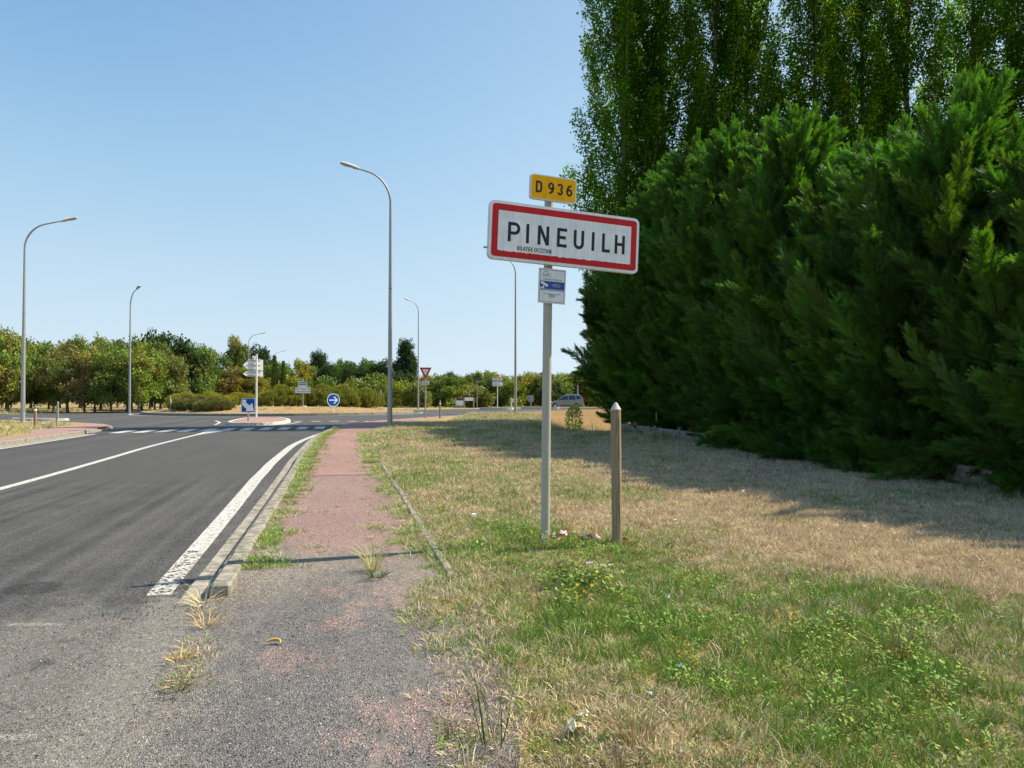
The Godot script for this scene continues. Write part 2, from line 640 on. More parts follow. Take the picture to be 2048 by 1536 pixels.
# wear, dust and tracks on the near carriageway, painted once over x -11..1.4, z -13..1.5
func road_wear() -> ImageTexture:
	var s := 1280
	var n1 := noise(201, 0.012, 4).get_image(s, s, false, false, false).get_data()
	var n2 := noise(202, 0.05, 3).get_image(s, s, false, false, false).get_data()
	var r := rg(203)
	var d := PackedByteArray()
	d.resize(s * s * 3)
	var streak := noise(204, 1.0, 3)
	var st := PackedFloat32Array()
	for k in 512:
		st.append(streak.get_noise_1d(k * 0.09))
	var lut := PackedByteArray()
	for k in 1024:
		lut.append(int(clampf(lin(k / 1023.0, 0, 0).r, 0, 1) * 255.0))
	for y in s:
		var z := -13.0 + 14.5 * (y + 0.5) / s
		var kx := -1.97 + 0.231 * (z + 5.02)
		var fade := smoothstep(-12.9, -10.5, z)
		for x in s:
			var wx := -11.0 + 12.4 * (x + 0.5) / s
			var t := (wx - kx) * 0.975
			var i := y * s + x
			var a := (n1[i] - 128) / 128.0
			var b := (n2[i] - 128) / 128.0
			var v := 0.23
			v *= 1.0 + fade * (st[clampi(int((t + 9.5) * 42.0), 0, 511)] * 0.45 + a * 0.2)
			# older, paler and grittier surface by the footpath
			var old := clampf((t + 1.25 + a * 0.75 + b * 0.3) * 2.2, 0.0, 1.0) * clampf((z + 4.9 + b * 0.35 + a * 0.5 - (t + 0.6) * 0.3) * 1.3, 0.0, 1.0)
			var old2 := clampf((t + 2.6 + a * 1.1 + b * 0.5) * 0.9, 0.0, 1.0) * clampf((z + 4.0 + a) * 0.8, 0.0, 1.0)
			v = lerpf(v, 0.43, maxf(old, old2 * 0.55) * fade)
			# grit that collects between the edge line and the gutter
			if t > -0.42 and z < -4.6:
				v = lerpf(v, 0.33, clampf(0.55 + b * 0.8 + a * 0.4, 0.0, 1.0) * fade)
			# mortar patch at the end of the kerb
			var pt := t + 0.12 - (z + 4.2) * 0.06 + b * 0.05
			if absf(pt) < 0.3 and z > -4.95 + b * 0.2 and z < -2.0 + a * 0.8:
				v = lerpf(v, 0.52, clampf((0.3 - absf(pt)) * 7.0, 0.0, 1.0))
			# a dark oil stain and two pale scuffs
			var ox := (wx + 3.25 + b * 0.08) / 0.22
			var oz := (z + 5.15 + a * 0.1) / 0.2
			v *= 1.0 - 0.4 * clampf((1.0 - ox * ox - oz * oz) * 2.0, 0.0, 1.0)
			for q in [Vector2(-2.72, -4.32), Vector2(-1.98, -2.9)]:
				var sx: float = (wx - q.x + (z - q.y) * 0.5) / 0.16
				var sz: float = (z - q.y + b * 0.02) / 0.025
				if absf(sx) < 1.0 and absf(sz) < 1.0 and b > -0.15: v = maxf(v, 0.62)
			v += r.randf_range(-0.03, 0.03) * (0.4 + fade)
			var warm := 1.0 + clampf((v - 0.22) * 0.3, 0.0, 0.07)
			d[i * 3] = lut[clampi(int(v * warm * 1023.0), 0, 1023)]
			d[i * 3 + 1] = lut[clampi(int(v * 1023.0), 0, 1023)]
			d[i * 3 + 2] = lut[clampi(int(v * (2.0 - warm) * 0.985 * 1023.0), 0, 1023)]
	return tex(rgb_image(s, s, d))

# what lies on the near footpath: red gravel, worn tarmac and dust, over t -0.1..1.9 across and s -6..7 along
func far_wear() -> ImageTexture:
	var s := 512
	var a := noise(221, 0.03, 4)
	var q := noise(222, 0.02, 3)
	var d := PackedByteArray()
	d.resize(s * s * 3)
	for y in s:
		for x in s:
			var v := 0.23 * (1.0 + a.get_noise_2d(x * 1.2, y * 0.07) * 0.34 * absf(sin(PI * x / s)) + q.get_noise_2d(x * 1.1, y * 1.9) * 0.2 * absf(sin(PI * y / s)))
			var c := int(clampf(lin(v, 0, 0).r, 0, 1) * 255.0)
			for k in 3: d[(y * s + x) * 3 + k] = c
	return tex(rgb_image(s, s, d))

# what lies on the near footpath: red gravel, worn tarmac and dust, over t -0.1..1.9 across and s -6..7 along
func path_wear() -> ImageTexture:
	var w := 640
	var h := 1536
	var n1 := noise(211, 0.006, 4).get_image(w, h, false, false, false).get_data()
	var n2 := noise(212, 0.03, 4).get_image(w, h, false, false, false).get_data()
	var r := rg(213)
	var d := PackedByteArray()
	d.resize(w * h * 3)
	var lut := PackedByteArray()
	for k in 1024:
		lut.append(int(clampf(lin(k / 1023.0, 0, 0).r, 0, 1) * 255.0))
	var blobs := [Vector3(0.78, -0.98, 0.2), Vector3(0.6, -1.45, 0.22), Vector3(1.25, -0.4, 0.5), Vector3(1.5, -1.0, 0.4), Vector3(1.15, -2.3, 0.35), Vector3(1.55, -2.2, 0.3), Vector3(0.75, -0.3, 0.2)]
	for y in h:
		var s := -6.0 + 13.0 * (y + 0.5) / h
		for x in w:
			var t := -0.1 + 2.0 * (x + 0.5) / w
			var i := y * w + x
			var a := (n1[i] - 128) / 128.0
			var b := (n2[i] - 128) / 128.0
			var red := clampf((s - 0.75 + a * 0.9 + b * 0.5 + (t - 0.8) * 0.55) * 1.6, 0.0, 1.0)
			if s < 1.2:
				for q in blobs:
					var dx: float = (t - q.x) / q.z
					var dy: float = (s - q.y) / q.z
					red = maxf(red, clampf((1.0 - dx * dx - dy * dy + b * 1.6 + a * 0.8) * 0.6, 0.0, 0.62))
				red = maxf(red, clampf((t - 0.95 + a * 0.5) * 0.35, 0.0, 0.3))
			var bed := smoothstep(-1.1, 0.35, s + a * 0.8 + b * 0.5) * clampf(1.2 - t * 0.25 + b * 0.5, 0.0, 1.0)
			var dust := clampf(1.35 - absf(s - 0.35 + a * 0.6) * 1.25, 0.0, 1.0) * clampf(1.3 - t * 0.55 + b * 0.6, 0.0, 1.0)
			dust = maxf(dust, clampf((0.42 - t + b * 0.3) * 2.0, 0.0, 0.7) * clampf(0.8 - s, 0.0, 1.0))
			var cr := 0.5
			var cg := 0.475
			var cb := 0.455
			cr = lerpf(cr, 0.7, bed * 0.75)
			cg = lerpf(cg, 0.61, bed * 0.75)
			cb = lerpf(cb, 0.53, bed * 0.75)
			var p := r.randf()
			if p < red:
				var tone := r.randf_range(0.72, 1.12)
				cr = 1.0 * tone
				cg = 0.67 * tone
				cb = 0.6 * tone
				if p < red * 0.06:
					cr *= 0.5; cg *= 0.5; cb *= 0.5
			else:
				var tone := r.randf_range(0.75, 1.2)
				cr *= tone
				cg *= tone
				cb *= tone
			if r.randf() < dust * 0.85:
				var q := r.randf_range(0.85, 1.1)
				cr = lerpf(cr, 0.78 * q, 0.75)
				cg = lerpf(cg, 0.69 * q, 0.75)
				cb = lerpf(cb, 0.58 * q, 0.75)
			# dry litter along both edges
			var ed := clampf((0.34 - t + b * 0.22) * 2.4, 0.0, 1.0) + clampf((t - 1.22 + b * 0.25) * 2.2, 0.0, 1.0)
			if s > 0.6 and r.randf() < ed * 0.75:
				cr = 0.52 + b * 0.2
				cg = 0.4 + b * 0.18
				cb = 0.28 + b * 0.12
			var m := 1.0 + a * 0.1 + b * 0.08
			d[i * 3] = lut[clampi(int(cr * m * 1023.0), 0, 1023)]
			d[i * 3 + 1] = lut[clampi(int(cg * m * 1023.0), 0, 1023)]
			d[i * 3 + 2] = lut[clampi(int(cb * m * 1023.0), 0, 1023)]
	return tex(rgb_image(w, h, d))

func structure(called: String, label: String, b: MB, m: Material) -> MeshInstance3D:
	var o := part(called, b, m)
	tag(o, label, called.replace("_", " "), "", "structure")
	return o

func ground_mats() -> void:
	var m := mat("asphalt", Color.WHITE, 0.9, 0.0, 0.35)
	m.albedo_texture = asphalt_tile
	m.heightmap_enabled = true
	m.heightmap_texture = asphalt_relief
	m.heightmap_scale = 0.4
	m.uv1_scale = Vector3(1.0, 1.0, 1)
	m.detail_enabled = true
	m.detail_blend_mode = BaseMaterial3D.BLEND_MODE_MUL
	m.detail_uv_layer = BaseMaterial3D.DETAIL_UV_2
	m.detail_albedo = far_wear()
	var k := mat("asphalt_near", Color.WHITE, 0.9, 0.0, 0.35)
	k.albedo_texture = asphalt_tile
	k.heightmap_enabled = true
	k.heightmap_texture = asphalt_relief
	k.heightmap_scale = 0.4
	k.uv1_scale = Vector3(1.0, 1.0, 1)
	k.detail_enabled = true
	k.detail_blend_mode = BaseMaterial3D.BLEND_MODE_MUL
	k.detail_uv_layer = BaseMaterial3D.DETAIL_UV_2
	k.detail_albedo = road_wear()
	var f := k.duplicate()
	f.resource_name = "footpath_near"
	f.detail_albedo = path_wear()
	f.heightmap_scale = 0.6
	M["footpath_near"] = f
	var g := mat("red_gravel", lin(0.8, 0.86, 0.89), 0.95, 0.0, 0.3)
	g.albedo_texture = gravel_tile
	g.heightmap_enabled = true
	g.heightmap_texture = gravel_relief
	g.heightmap_scale = 0.4
	g.uv1_scale = Vector3(0.9, 0.9, 1)
	g.vertex_color_use_as_albedo = true
	var t := mat("thatch", Color.WHITE, 1.0, 0.0, 0.2)
	t.albedo_texture = thatch_tile
	t.heightmap_enabled = true
	t.heightmap_texture = thatch_tile
	t.heightmap_scale = 1.2
	t.uv1_scale = Vector3(0.9, 0.9, 1)
	t.vertex_color_use_as_albedo = true
	concrete_mat("concrete", lin(0.42, 0.4, 0.36), 301)
	concrete_mat("concrete_dark", lin(0.3, 0.29, 0.27), 303)
	concrete_mat("concrete_pale", lin(0.46, 0.44, 0.39), 305)
	concrete_mat("concrete_white", lin(1.0, 0.98, 0.94), 307)
	paint("road_paint", lin(0.72, 0.72, 0.72), 0.2, 311)
	paint("road_paint_worn", lin(0.66, 0.66, 0.64), 0.38, 313)

func soil_colour(x: float, z: float) -> Color:
	var g := green(x, z)
	var k := 1.0 + nz_b.get_noise_2d(x * 2.0 + 70.0, z * 2.0) * 0.25
	if z < -27.0 and x > -1.0:
		var f := smoothstep(-27.0, -33.0, z) * smoothstep(-1.0, 1.5, x)
		return Color(lerpf(0.95, 0.6, f) * k, lerpf(0.87, 0.48, f) * k, lerpf(0.76, 0.36, f) * k)
	return Color(lerpf(0.95, 0.5, g) * k, lerpf(0.87, 0.5, g) * k, lerpf(0.76, 0.36, g) * k)

# rows of ground running off sideways from a boundary curve
func side_rows(b: MB, curve: PackedVector2Array, e: Vector2, cols: Array, hfun: Callable, cfun: Callable) -> void:
	var pts := []
	for p in curve:
		var row := []
		for o in cols:
			var q: Vector2 = p + e * float(o)
			row.append([Vector3(q.x, hfun.call(q.x, q.y), q.y), cfun.call(q.x, q.y)])
		pts.append(row)
	for i in curve.size() - 1:
		for j in cols.size() - 1:
			var a: Array = pts[i][j]
			var c: Array = pts[i + 1][j]
			var d: Array = pts[i + 1][j + 1]
			var f: Array = pts[i][j + 1]
			for q in [[a, c, d], [a, d, f]]:
				var nn: Vector3 = (q[2][0] - q[0][0]).cross(q[1][0] - q[0][0])
				if nn.length() < 1e-9: continue
				nn = nn.normalized()
				if nn.y < 0: nn = -nn
				var k := b.v.size()
				b.tri(q[0][0], q[1][0], q[2][0], nn)
				var flip: bool = b.v[k + 1] != q[1][0]
				b.c[k] = q[0][1]
				b.c[k + 1] = q[2][1] if flip else q[1][1]
				b.c[k + 2] = q[1][1] if flip else q[2][1]

func far_soil(x: float, z: float) -> Color:
	var k := nz_c.get_noise_2d(x * 0.35, z * 0.8) * 0.5 + nz_a.get_noise_2d(x * 0.4, z) * 0.35
	var g := clampf(0.35 + k, 0.0, 1.0)
	return Color(lerpf(0.86, 0.55, g), lerpf(0.75, 0.64, g), lerpf(0.62, 0.34, g))

func left_h(x: float, z: float) -> float:
	return 0.1 + nz_a.get_noise_2d(x, z) * 0.02

func build_ground() -> void:
	# the land under everything, out to the horizon; it dips below the ditch
	var b := MB.new()
	var xs := []
	var k := -700.0
	var lines := [-700, -400, -220, -140, -100, -80, -60, -50, -40, -30, -20, -10, -4, 2, 8, 14, 20, 26, 32, 40, 50, 60, 80, 110, 160, 240, 400, 700]
	var rows := [60, 40, 24, 12, 6, 0, -6, -12, -18, -22, -26, -30, -36, -42, -48, -54, -60, -66, -72, -78, -84, -90, -100, -112, -126, -142, -160, -190, -240, -320, -450, -700]
	var land := func(x: float, z: float) -> float:
		var dip := smoothstep(-3.0, 1.0, x) * smoothstep(-14.0, -22.0, z) * smoothstep(-62.0, -56.0, z) * smoothstep(60.0, 34.0, x)
		return -0.03 - 1.4 * dip
	for i in rows.size() - 1:
		for j in lines.size() - 1:
			var p := []
			for q in [[0, 0], [1, 0], [1, 1], [0, 1]]:
				var x := float(lines[j + q[1]])
				var z := float(rows[i + q[0]])
				p.append([Vector3(x, land.call(x, z), z), far_soil(x, z)])
			for q in [[0, 1, 2], [0, 2, 3]]:
				var n0 := b.v.size()
				var nn: Vector3 = (p[q[2]][0] - p[q[0]][0]).cross(p[q[1]][0] - p[q[0]][0]).normalized()
				if nn.y < 0: nn = -nn
				b.tri(p[q[0]][0], p[q[1]][0], p[q[2]][0], nn)
				var flip: bool = b.v[n0 + 1] != p[q[1]][0]
				b.c[n0] = p[q[0]][1]
				b.c[n0 + 1] = p[q[2]][1] if flip else p[q[1]][1]
				b.c[n0 + 2] = p[q[1]][1] if flip else p[q[2]][1]
	ground_uv(b)
	structure("ground", "dry grassland stretching to the tree line behind the roundabout", b, M.thatch)

	# carriageway: entry road, circle and exits in one outline, cut into a near and a far sheet
	var outline := PackedVector2Array()
	for p in KR: outline.append(p)
	for p in [Vector2(45, -97), Vector2(18, -95.5), Vector2(8, -92.5), Vector2(0, -88.5), Vector2(-6, -84.5)]: outline.append(p)
	for i in 40:
		var a := deg_to_rad(lerpf(-60.0, -192.0, i / 39.0))
		outline.append(CEN + Vector2(cos(a), sin(a)) * 20.0)
	for p in [Vector2(-45, -60), Vector2(-80, -64)]: outline.append(p)
	var back := KL.duplicate()
	back.reverse()
	for p in back: outline.append(p)
	var rect := PackedVector2Array([Vector2(-11, -13), Vector2(1.4, -13), Vector2(1.4, 1.5), Vector2(-11, 1.5)])
	b = MB.new()
	for q in Geometry2D.clip_polygons(outline, rect): ground_poly(b, q, 0.0)
	ground_uv(b)
	for p in b.v: b.w.append(Vector2((p.x * 0.977 - p.z * 0.215) / 24.0, (p.x * 0.215 + p.z * 0.977) / 90.0))
	var road := structure("road", "grey asphalt carriageway running into the roundabout and its exits", b, M.asphalt)
	b = MB.new()
	for q in Geometry2D.intersect_polygons(outline, rect): ground_poly(b, q, 0.0)
	ground_uv(b)
	for p in b.v: b.w.append(Vector2((p.x + 11.0) / 12.4, (p.z + 13.0) / 14.5))
	part("worn_surface", b, M.asphalt_near, road)

	# painted markings
	var kz := []
	var off_a := []
	var off_b := []
	var crv := PackedVector2Array()
	var heavy := PackedVector2Array()
	var ha := []
	var hb := []
	for p in KR:
		if p.y > -4.95: continue
		if p.y < -44.0: break
		var o := lerpf(0.0, 1.0, smoothstep(-19.0, -28.5, p.y))
		var q := clampf((p.y + 12.0) / 7.0, 0.0, 1.0)
		var i0 := -0.4 + o * 0.31 + q * 0.12
		var i1 := -0.585 + o * 0.37 + q * 0.15
		if p.y > -6.6:
			heavy.append(p); ha.append(i1); hb.append(i0)
		if p.y < -6.1 and not (p.y < -29.0 and p.y > -33.5):
			crv.append(p); off_a.append(i1); off_b.append(i0)
	b = MB.new()
	strip(b, beside(crv, off_a), beside(crv, off_b), 0.004, 0.004)
	ground_uv(b)
	part("edge_line", b, M.road_paint, road)
	b = MB.new()
	strip(b, beside(heavy, ha), beside(heavy, hb), 0.0045, 0.0045)
	ground_uv(b)
	part("edge_line", b, M.road_paint_worn, road)
	var mid := spline([Vector2(-3.6, 6), Vector2(-5.1, -1), Vector2(-7.27, -10.68), Vector2(-8.43, -15.38), Vector2(-9.6, -19.92), Vector2(-11.0, -26.2), Vector2(-11.9, -30.2)], 0.5)
	b = MB.new()
	var wa := []
	var wb := []
	for p in mid:
		var wd := lerpf(0.0, 0.5, smoothstep(-25.5, -30.2, p.y))
		wa.append(-0.075 - wd * 0.2)
		wb.append(0.075 + wd)
	strip(b, beside(mid, wa), beside(mid, wb), 0.004, 0.004)
	ground_uv(b)
	part("centre_line", b, M.road_paint, road)
	var le := beside(KL, same(KL, 0.34))
	var lf := beside(KL, same(KL, 0.46))
	b = MB.new()
	var la := PackedVector2Array()
	var lb := PackedVector2Array()
	for i in KL.size():
		if KL[i].y > -27.0:
			la.append(le[i]); lb.append(lf[i])
	strip(b, la, lb, 0.004, 0.004)
	ground_uv(b)
	part("edge_line", b, M.road_paint, road)
	var dir := Vector2(-0.205, -0.979)
	for i in 12:
		var f := i / 11.0
		var p := Vector2(lerpf(-14.65, -7.55, f), lerpf(-27.2, -31.35, f))
		var sd := Vector2(0.42, -0.03)
		b = MB.new()
		b.quad(Vector3(p.x, 0.006, p.y), Vector3(p.x + dir.x * 2.5, 0.006, p.y + dir.y * 2.5), Vector3(p.x + dir.x * 2.5 + sd.x, 0.006, p.y + dir.y * 2.5 + sd.y), Vector3(p.x + sd.x, 0.006, p.y + sd.y), Vector3.UP)
		ground_uv(b)
		part("zebra_stripe", b, M.road_paint, road)
	for i in 7:
		var x := -11.9 + i * 0.98
		b = MB.new()
		b.quad(Vector3(x, 0.004, -40.6), Vector3(x, 0.004, -41.2), Vector3(x + 0.5, 0.004, -41.2), Vector3(x + 0.5, 0.004, -40.6), Vector3.UP)
		ground_uv(b)
		part("give_way_dash", b, M.road_paint, road)
	# solid lines: beside the splitter island and round the central island
	for q in [[Vector2(-11.3, -34.6), Vector2(-10.9, -36.5), Vector2(-11.2, -39.6)], [Vector2(-14.1, -35.6), Vector2(-15.2, -39.0), Vector2(-16.6, -42.0)]]:
		var cv := spline(q, 0.4)
		b = MB.new()
		strip(b, beside(cv, same(cv, -0.07)), beside(cv, same(cv, 0.07)), 0.004, 0.004)
		ground_uv(b)
		part("splitter_line", b, M.road_paint, road)
	var ring := PackedVector2Array()
	for i in 97: ring.append(CEN + Vector2(cos(TAU * i / 96.0), sin(TAU * i / 96.0)) * (RI + 0.75))
	b = MB.new()
	strip(b, beside(ring, same(ring, -0.09)), beside(ring, same(ring, 0.09)), 0.004, 0.004)
	ground_uv(b)
	part("circle_line", b, M.road_paint, road)
	var fl := spline([Vector2(-0.5, -68.5), Vector2(3.5, -75.0), Vector2(9, -80.3), Vector2(18, -84), Vector2(44, -89.3)], 1.0)
	b = MB.new()
	strip(b, beside(fl, same(fl, -0.09)), beside(fl, same(fl, 0.09)), 0.004, 0.004)
	ground_uv(b)
	part("edge_line", b, M.road_paint, road)

	# footpath: a near sheet of worn tarmac and gravel, then the red gravel
	b = MB.new()
	var ts := [-0.02, 0.1, 0.2, 0.35, 0.55, 0.8, 1.1, 1.4, 1.62]
	var tcol := []
	for i in 53:
		var s := -6.0 + i * 0.25
		var row := []
		var z := -5.02 - s * 0.974
		for t in ts:
			var ramp := lerpf(0.006, 0.09, smoothstep(0.0, 1.0, t))
			var y := lerpf(ramp, 0.092, smoothstep(-0.5, 0.35, s)) + nz_b.get_noise_2d(t * 2.0, s * 2.0) * 0.006 * smoothstep(0.05, 0.4, t)
			row.append([Vector3(kr_x(z) + t * 1.026, y, z), Vector2((t + 0.1) / 2.0, (s + 6.0) / 13.0)])
		tcol.append(row)
	for i in 52:
		for j in ts.size() - 1:
			var q := [tcol[i][j], tcol[i + 1][j], tcol[i + 1][j + 1], tcol[i][j + 1]]
			for o in [[0, 1, 2], [0, 2, 3]]:
				var n0 := b.v.size()
				var nn: Vector3 = (q[o[2]][0] - q[o[0]][0]).cross(q[o[1]][0] - q[o[0]][0]).normalized()
				if nn.y < 0: nn = -nn
				b.tri(q[o[0]][0], q[o[1]][0], q[o[2]][0], nn)
				for e in 3:
					for oo in o:
						if q[oo][0] == b.v[n0 + e]:
							b.w.append(q[oo][1])
							break
	ground_uv(b)
	var path := structure("footpath", "footpath of red gravel over worn grey tarmac between kerb and grass", b, M.footpath_near)
	var pl := PackedVector2Array()
	for p in KR:
		if p.y < -11.5 and p.y > -64.0: pl.append(p)
	pl.insert(0, Vector2(kr_x(-11.45), -11.45))
	b = MB.new()
	var wide := []
	for p in pl: wide.append(path_width(p.y) + 0.1)
	var pr := beside(pl, wide)
	var pm := beside(pl, wide.map(func(x): return x * 0.5))
	for i in pl.size() - 1:
		var g := 0.9 + nz_a.get_noise_2d(pl[i].x, pl[i].y * 0.7) * 0.2
		b.col = Color(g, g, g)
		b.quad(Vector3(pl[i].x, 0.098, pl[i].y), Vector3(pl[i + 1].x, 0.098, pl[i + 1].y), Vector3(pm[i + 1].x, 0.1, pm[i + 1].y), Vector3(pm[i].x, 0.1, pm[i].y), Vector3.UP)
		b.quad(Vector3(pm[i].x, 0.1, pm[i].y), Vector3(pm[i + 1].x, 0.1, pm[i + 1].y), Vector3(pr[i + 1].x, 0.096, pr[i + 1].y), Vector3(pr[i].x, 0.096, pr[i].y), Vector3.UP)
	ground_uv(b)
	part("red_gravel", b, M.red_gravel, path)

	# grass verge on the right, with the ditch
	var ev := PackedVector2Array()
	var eo := []
	var src := PackedVector2Array()
	for i in KR.size():
		if i % 1 == 0: src.append(KR[i])
	for p in src: eo.append(path_width(p.y) + 0.05 + (nz_b.get_noise_2d(3.0, p.y * 1.4) * 0.1 if p.y > -4.9 else 0.0))
	ev = beside(src, eo)
	b = MB.new()
	side_rows(b, ev, Vector2(0.977, -0.215), [0, 0.12, 0.3, 0.5, 0.75, 1.0, 1.3, 1.6, 2.0, 2.4, 2.8, 3.2, 3.7, 4.2, 4.8, 5.4, 6.2, 7, 8, 9, 10.5, 12, 14, 17, 21, 27, 36, 50], gh, soil_colour)
	ground_uv(b)
	structure("verge", "dry grass verge between the footpath and the tall conifer hedge", b, M.thatch)

	# verge on the left with its own strip of red path
	b = MB.new()
	side_rows(b, KL, Vector2(-0.977, 0.215), [0.14, 0.8, 1.5, 2.5, 4, 6, 9, 14, 22, 34, 60, 110], left_h, far_soil)
	ground_uv(b)
	structure("left_verge", "grass island across the road with a lamp and short posts", b, M.thatch)
	b = MB.new()
	var lk := PackedVector2Array()
	var lw := []
	for p in KL:
		if p.y > -34.0:
			lk.append(p)
			lw.append(-lerpf(0.6, 2.0, smoothstep(-23.0, -29.0, p.y)) * smoothstep(-35.0, -31.0, p.y) - 0.14)
	strip(b, beside(lk, lw), beside(lk, same(lk, -0.14)), 0.128, 0.125)
	ground_uv(b)
	structure("left_path", "narrow strip of red gravel along the far kerb", b, M.red_gravel)

	# kerbs, gutter and edging, stone by stone
	var stones := func(called: String, label: String, curve: PackedVector2Array, off: float, size: Vector3, y: float, m: Material, from: float, to: float, gap: float, jitter: float) -> void:
		var o := Node3D.new()
		o.name = numbered(called)
		add_child(o)
		tag(o, label, "kerb", "", "structure")
		var kinds := []
		for q in 3:
			var kb := MB.new()
			kb.chamfer_box(Vector3.ZERO, size + Vector3(0, 0, 0), minf(size.y, size.x) * 0.12)
			kinds.append(kb.mesh(m))
		var cu := beside(curve, same(curve, off))
		var acc := 0.0
		var rr := rg(int(off * 100) + 77)
		var i := 0
		var at := cu[0]
		var want := size.z + gap
		var dist := 0.0
		var prev := cu[0]
		for j in range(1, cu.size()):
			var left := cu[j].distance_to(prev)
			while left > 0.0 and dist + left >= want:
				var e := prev.lerp(cu[j], (want - dist) / left)
				var c := (at + e) * 0.5
				if c.y < from and c.y > to:
					var dd := (e - at).normalized()
					var mi := MeshInstance3D.new()
					mi.mesh = kinds[i % 3]
					mi.name = "kerb_stone"
					o.add_child(mi, true)
					mi.position = Vector3(c.x, y + rr.randf_range(-jitter, jitter), c.y)
					mi.rotation = Vector3(rr.randf_range(-jitter, jitter), atan2(dd.x, dd.y) + rr.randf_range(-jitter, jitter) * 0.6, rr.randf_range(-jitter, jitter) * 2.0)
					i += 1
				left -= want - dist
				dist = 0.0
				prev = e
				at = e
			dist += left
			prev = cu[j]
	stones.call("kerb", "worn concrete kerb along the right side of the road", KR, 0.06, Vector3(0.125, 0.3, 1.0), -0.035, M.concrete, -4.95, -29.0, 0.012, 0.006)
	stones.call("gutter", "pale concrete gutter slabs below the right kerb", KR, -0.105, Vector3(0.19, 0.1, 1.0), -0.036, M.concrete_pale, -5.0, -27.5, 0.008, 0.002)
	stones.call("kerb", "low kerb curving round to the exit road", KR, 0.07, Vector3(0.15, 0.3, 1.0), -0.09, M.concrete, -29.0, -80.0, 0.012, 0.004)
	var pe := beside(KR, same(KR, 1.53))
	stones.call("path_edging", "narrow concrete edging between the red path and the grass", KR, 1.54, Vector3(0.055, 0.2, 1.0), 0.014, M.concrete, -4.95, -21.5, 0.01, 0.012)
	stones.call("kerb", "far kerb along the grass island across the road", KL, -0.07, Vector3(0.16, 0.3, 1.0), -0.02, M.concrete, -10.0, -28.5, 0.012, 0.008)
	stones.call("gutter", "pale gutter slabs below the far kerb", KL, 0.15, Vector3(0.25, 0.1, 1.0), -0.038, M.concrete_pale, -10.0, -26.0, 0.008, 0.002)
	stones.call("kerb", "white kerb round the tip of the grass island", KL, -0.07, Vector3(0.16, 0.28, 0.6), -0.06, M.concrete_pale, -28.4, -41.0, 0.01, 0.004)

	# central island: kerb ring and a low mound of dry grass
	b = MB.new()
	var ih := func(x: float, z: float) -> float: return island_h(x, z)
	for i in 14:
		for j in 56:
			var p := []
			for q in [[0, 0], [1, 0], [1, 1], [0, 1]]:
				var rr: float = (RI - 0.18) * (i + q[0]) / 14.0
				var a: float = TAU * (j + q[1]) / 56.0
				var x := CEN.x + cos(a) * rr
				var z := CEN.y + sin(a) * rr
				p.append(Vector3(x, island_h(x, z), z))
			for q in [[0, 1, 2], [0, 2, 3]]:
				var nn: Vector3 = (p[q[2]] - p[q[0]]).cross(p[q[1]] - p[q[0]])
				if nn.length() < 1e-8: continue
				nn = nn.normalized()
				if nn.y < 0: nn = -nn
				var g := far_soil(p[q[0]].x * 2.0, p[q[0]].z * 2.0)
				b.col = Color(0.82, 0.68, 0.56).lerp(g, 0.3)
				b.tri(p[q[0]], p[q[1]], p[q[2]], nn)
	ground_uv(b)
	structure("central_island", "low mound of dry grass inside the roundabout", b, M.thatch)
	var kr := Node3D.new()
	kr.name = numbered("kerb")
	add_child(kr)
	tag(kr, "round concrete kerb of the central island", "kerb", "", "structure")
	b = MB.new()
	b.chamfer_box(Vector3.ZERO, Vector3(0.2, 0.34, 1.5), 0.03)
	var ks := b.mesh(M.concrete)
	for i in 44:
		var a := TAU * i / 44.0
		var mi := MeshInstance3D.new()
		mi.mesh = ks
		mi.name = "kerb_stone"
		kr.add_child(mi, true)
		mi.position = Vector3(CEN.x + cos(a) * (RI - 0.1), 0.03, CEN.y + sin(a) * (RI - 0.1))
		mi.rotation.y = -a

	# splitter islands
	splitter([Vector2(-13.75, -36.2), Vector2(-12.95, -35.0), Vector2(-11.6, -35.0), Vector2(-11.2, -36.4), Vector2(-11.5, -39.0), Vector2(-12.6, -42.2), Vector2(-13.9, -44.6), Vector2(-15.4, -45.4), Vector2(-15.5, -43.5), Vector2(-14.5, -38.8)], "small splitter island with the blue arrow sign on it", 0.13)
	splitter([Vector2(-3.5, -80.6), Vector2(-2.6, -79.4), Vector2(-1.2, -79.0), Vector2(0.1, -79.6), Vector2(-0.2, -80.8), Vector2(-2.2, -81.6)], "low island with white kerb at the exit road mouth", 0.22)
	splitter([Vector2(1.0, -86.2), Vector2(1.8, -84.8), Vector2(4.8, -84.4), Vector2(5.2, -85.2), Vector2(3.4, -86.6)], "low island with white kerb in front of the car", 0.22)
	splitter([Vector2(-27.4, -41.9), Vector2(-25.9, -41.3), Vector2(-24.9, -42.2), Vector2(-26.2, -43.2), Vector2(-29.0, -43.6)], "white kerbed island at the left exit", 0.12)

func island_h(x: float, z: float) -> float:
	var r := Vector2(x, z).distance_to(CEN)
	return 0.19 + 0.42 * smoothstep(RI - 0.2, 6.3, r) + 0.12 * smoothstep(6.0, 0.0, r) + nz_a.get_noise_2d(x, z) * 0.03

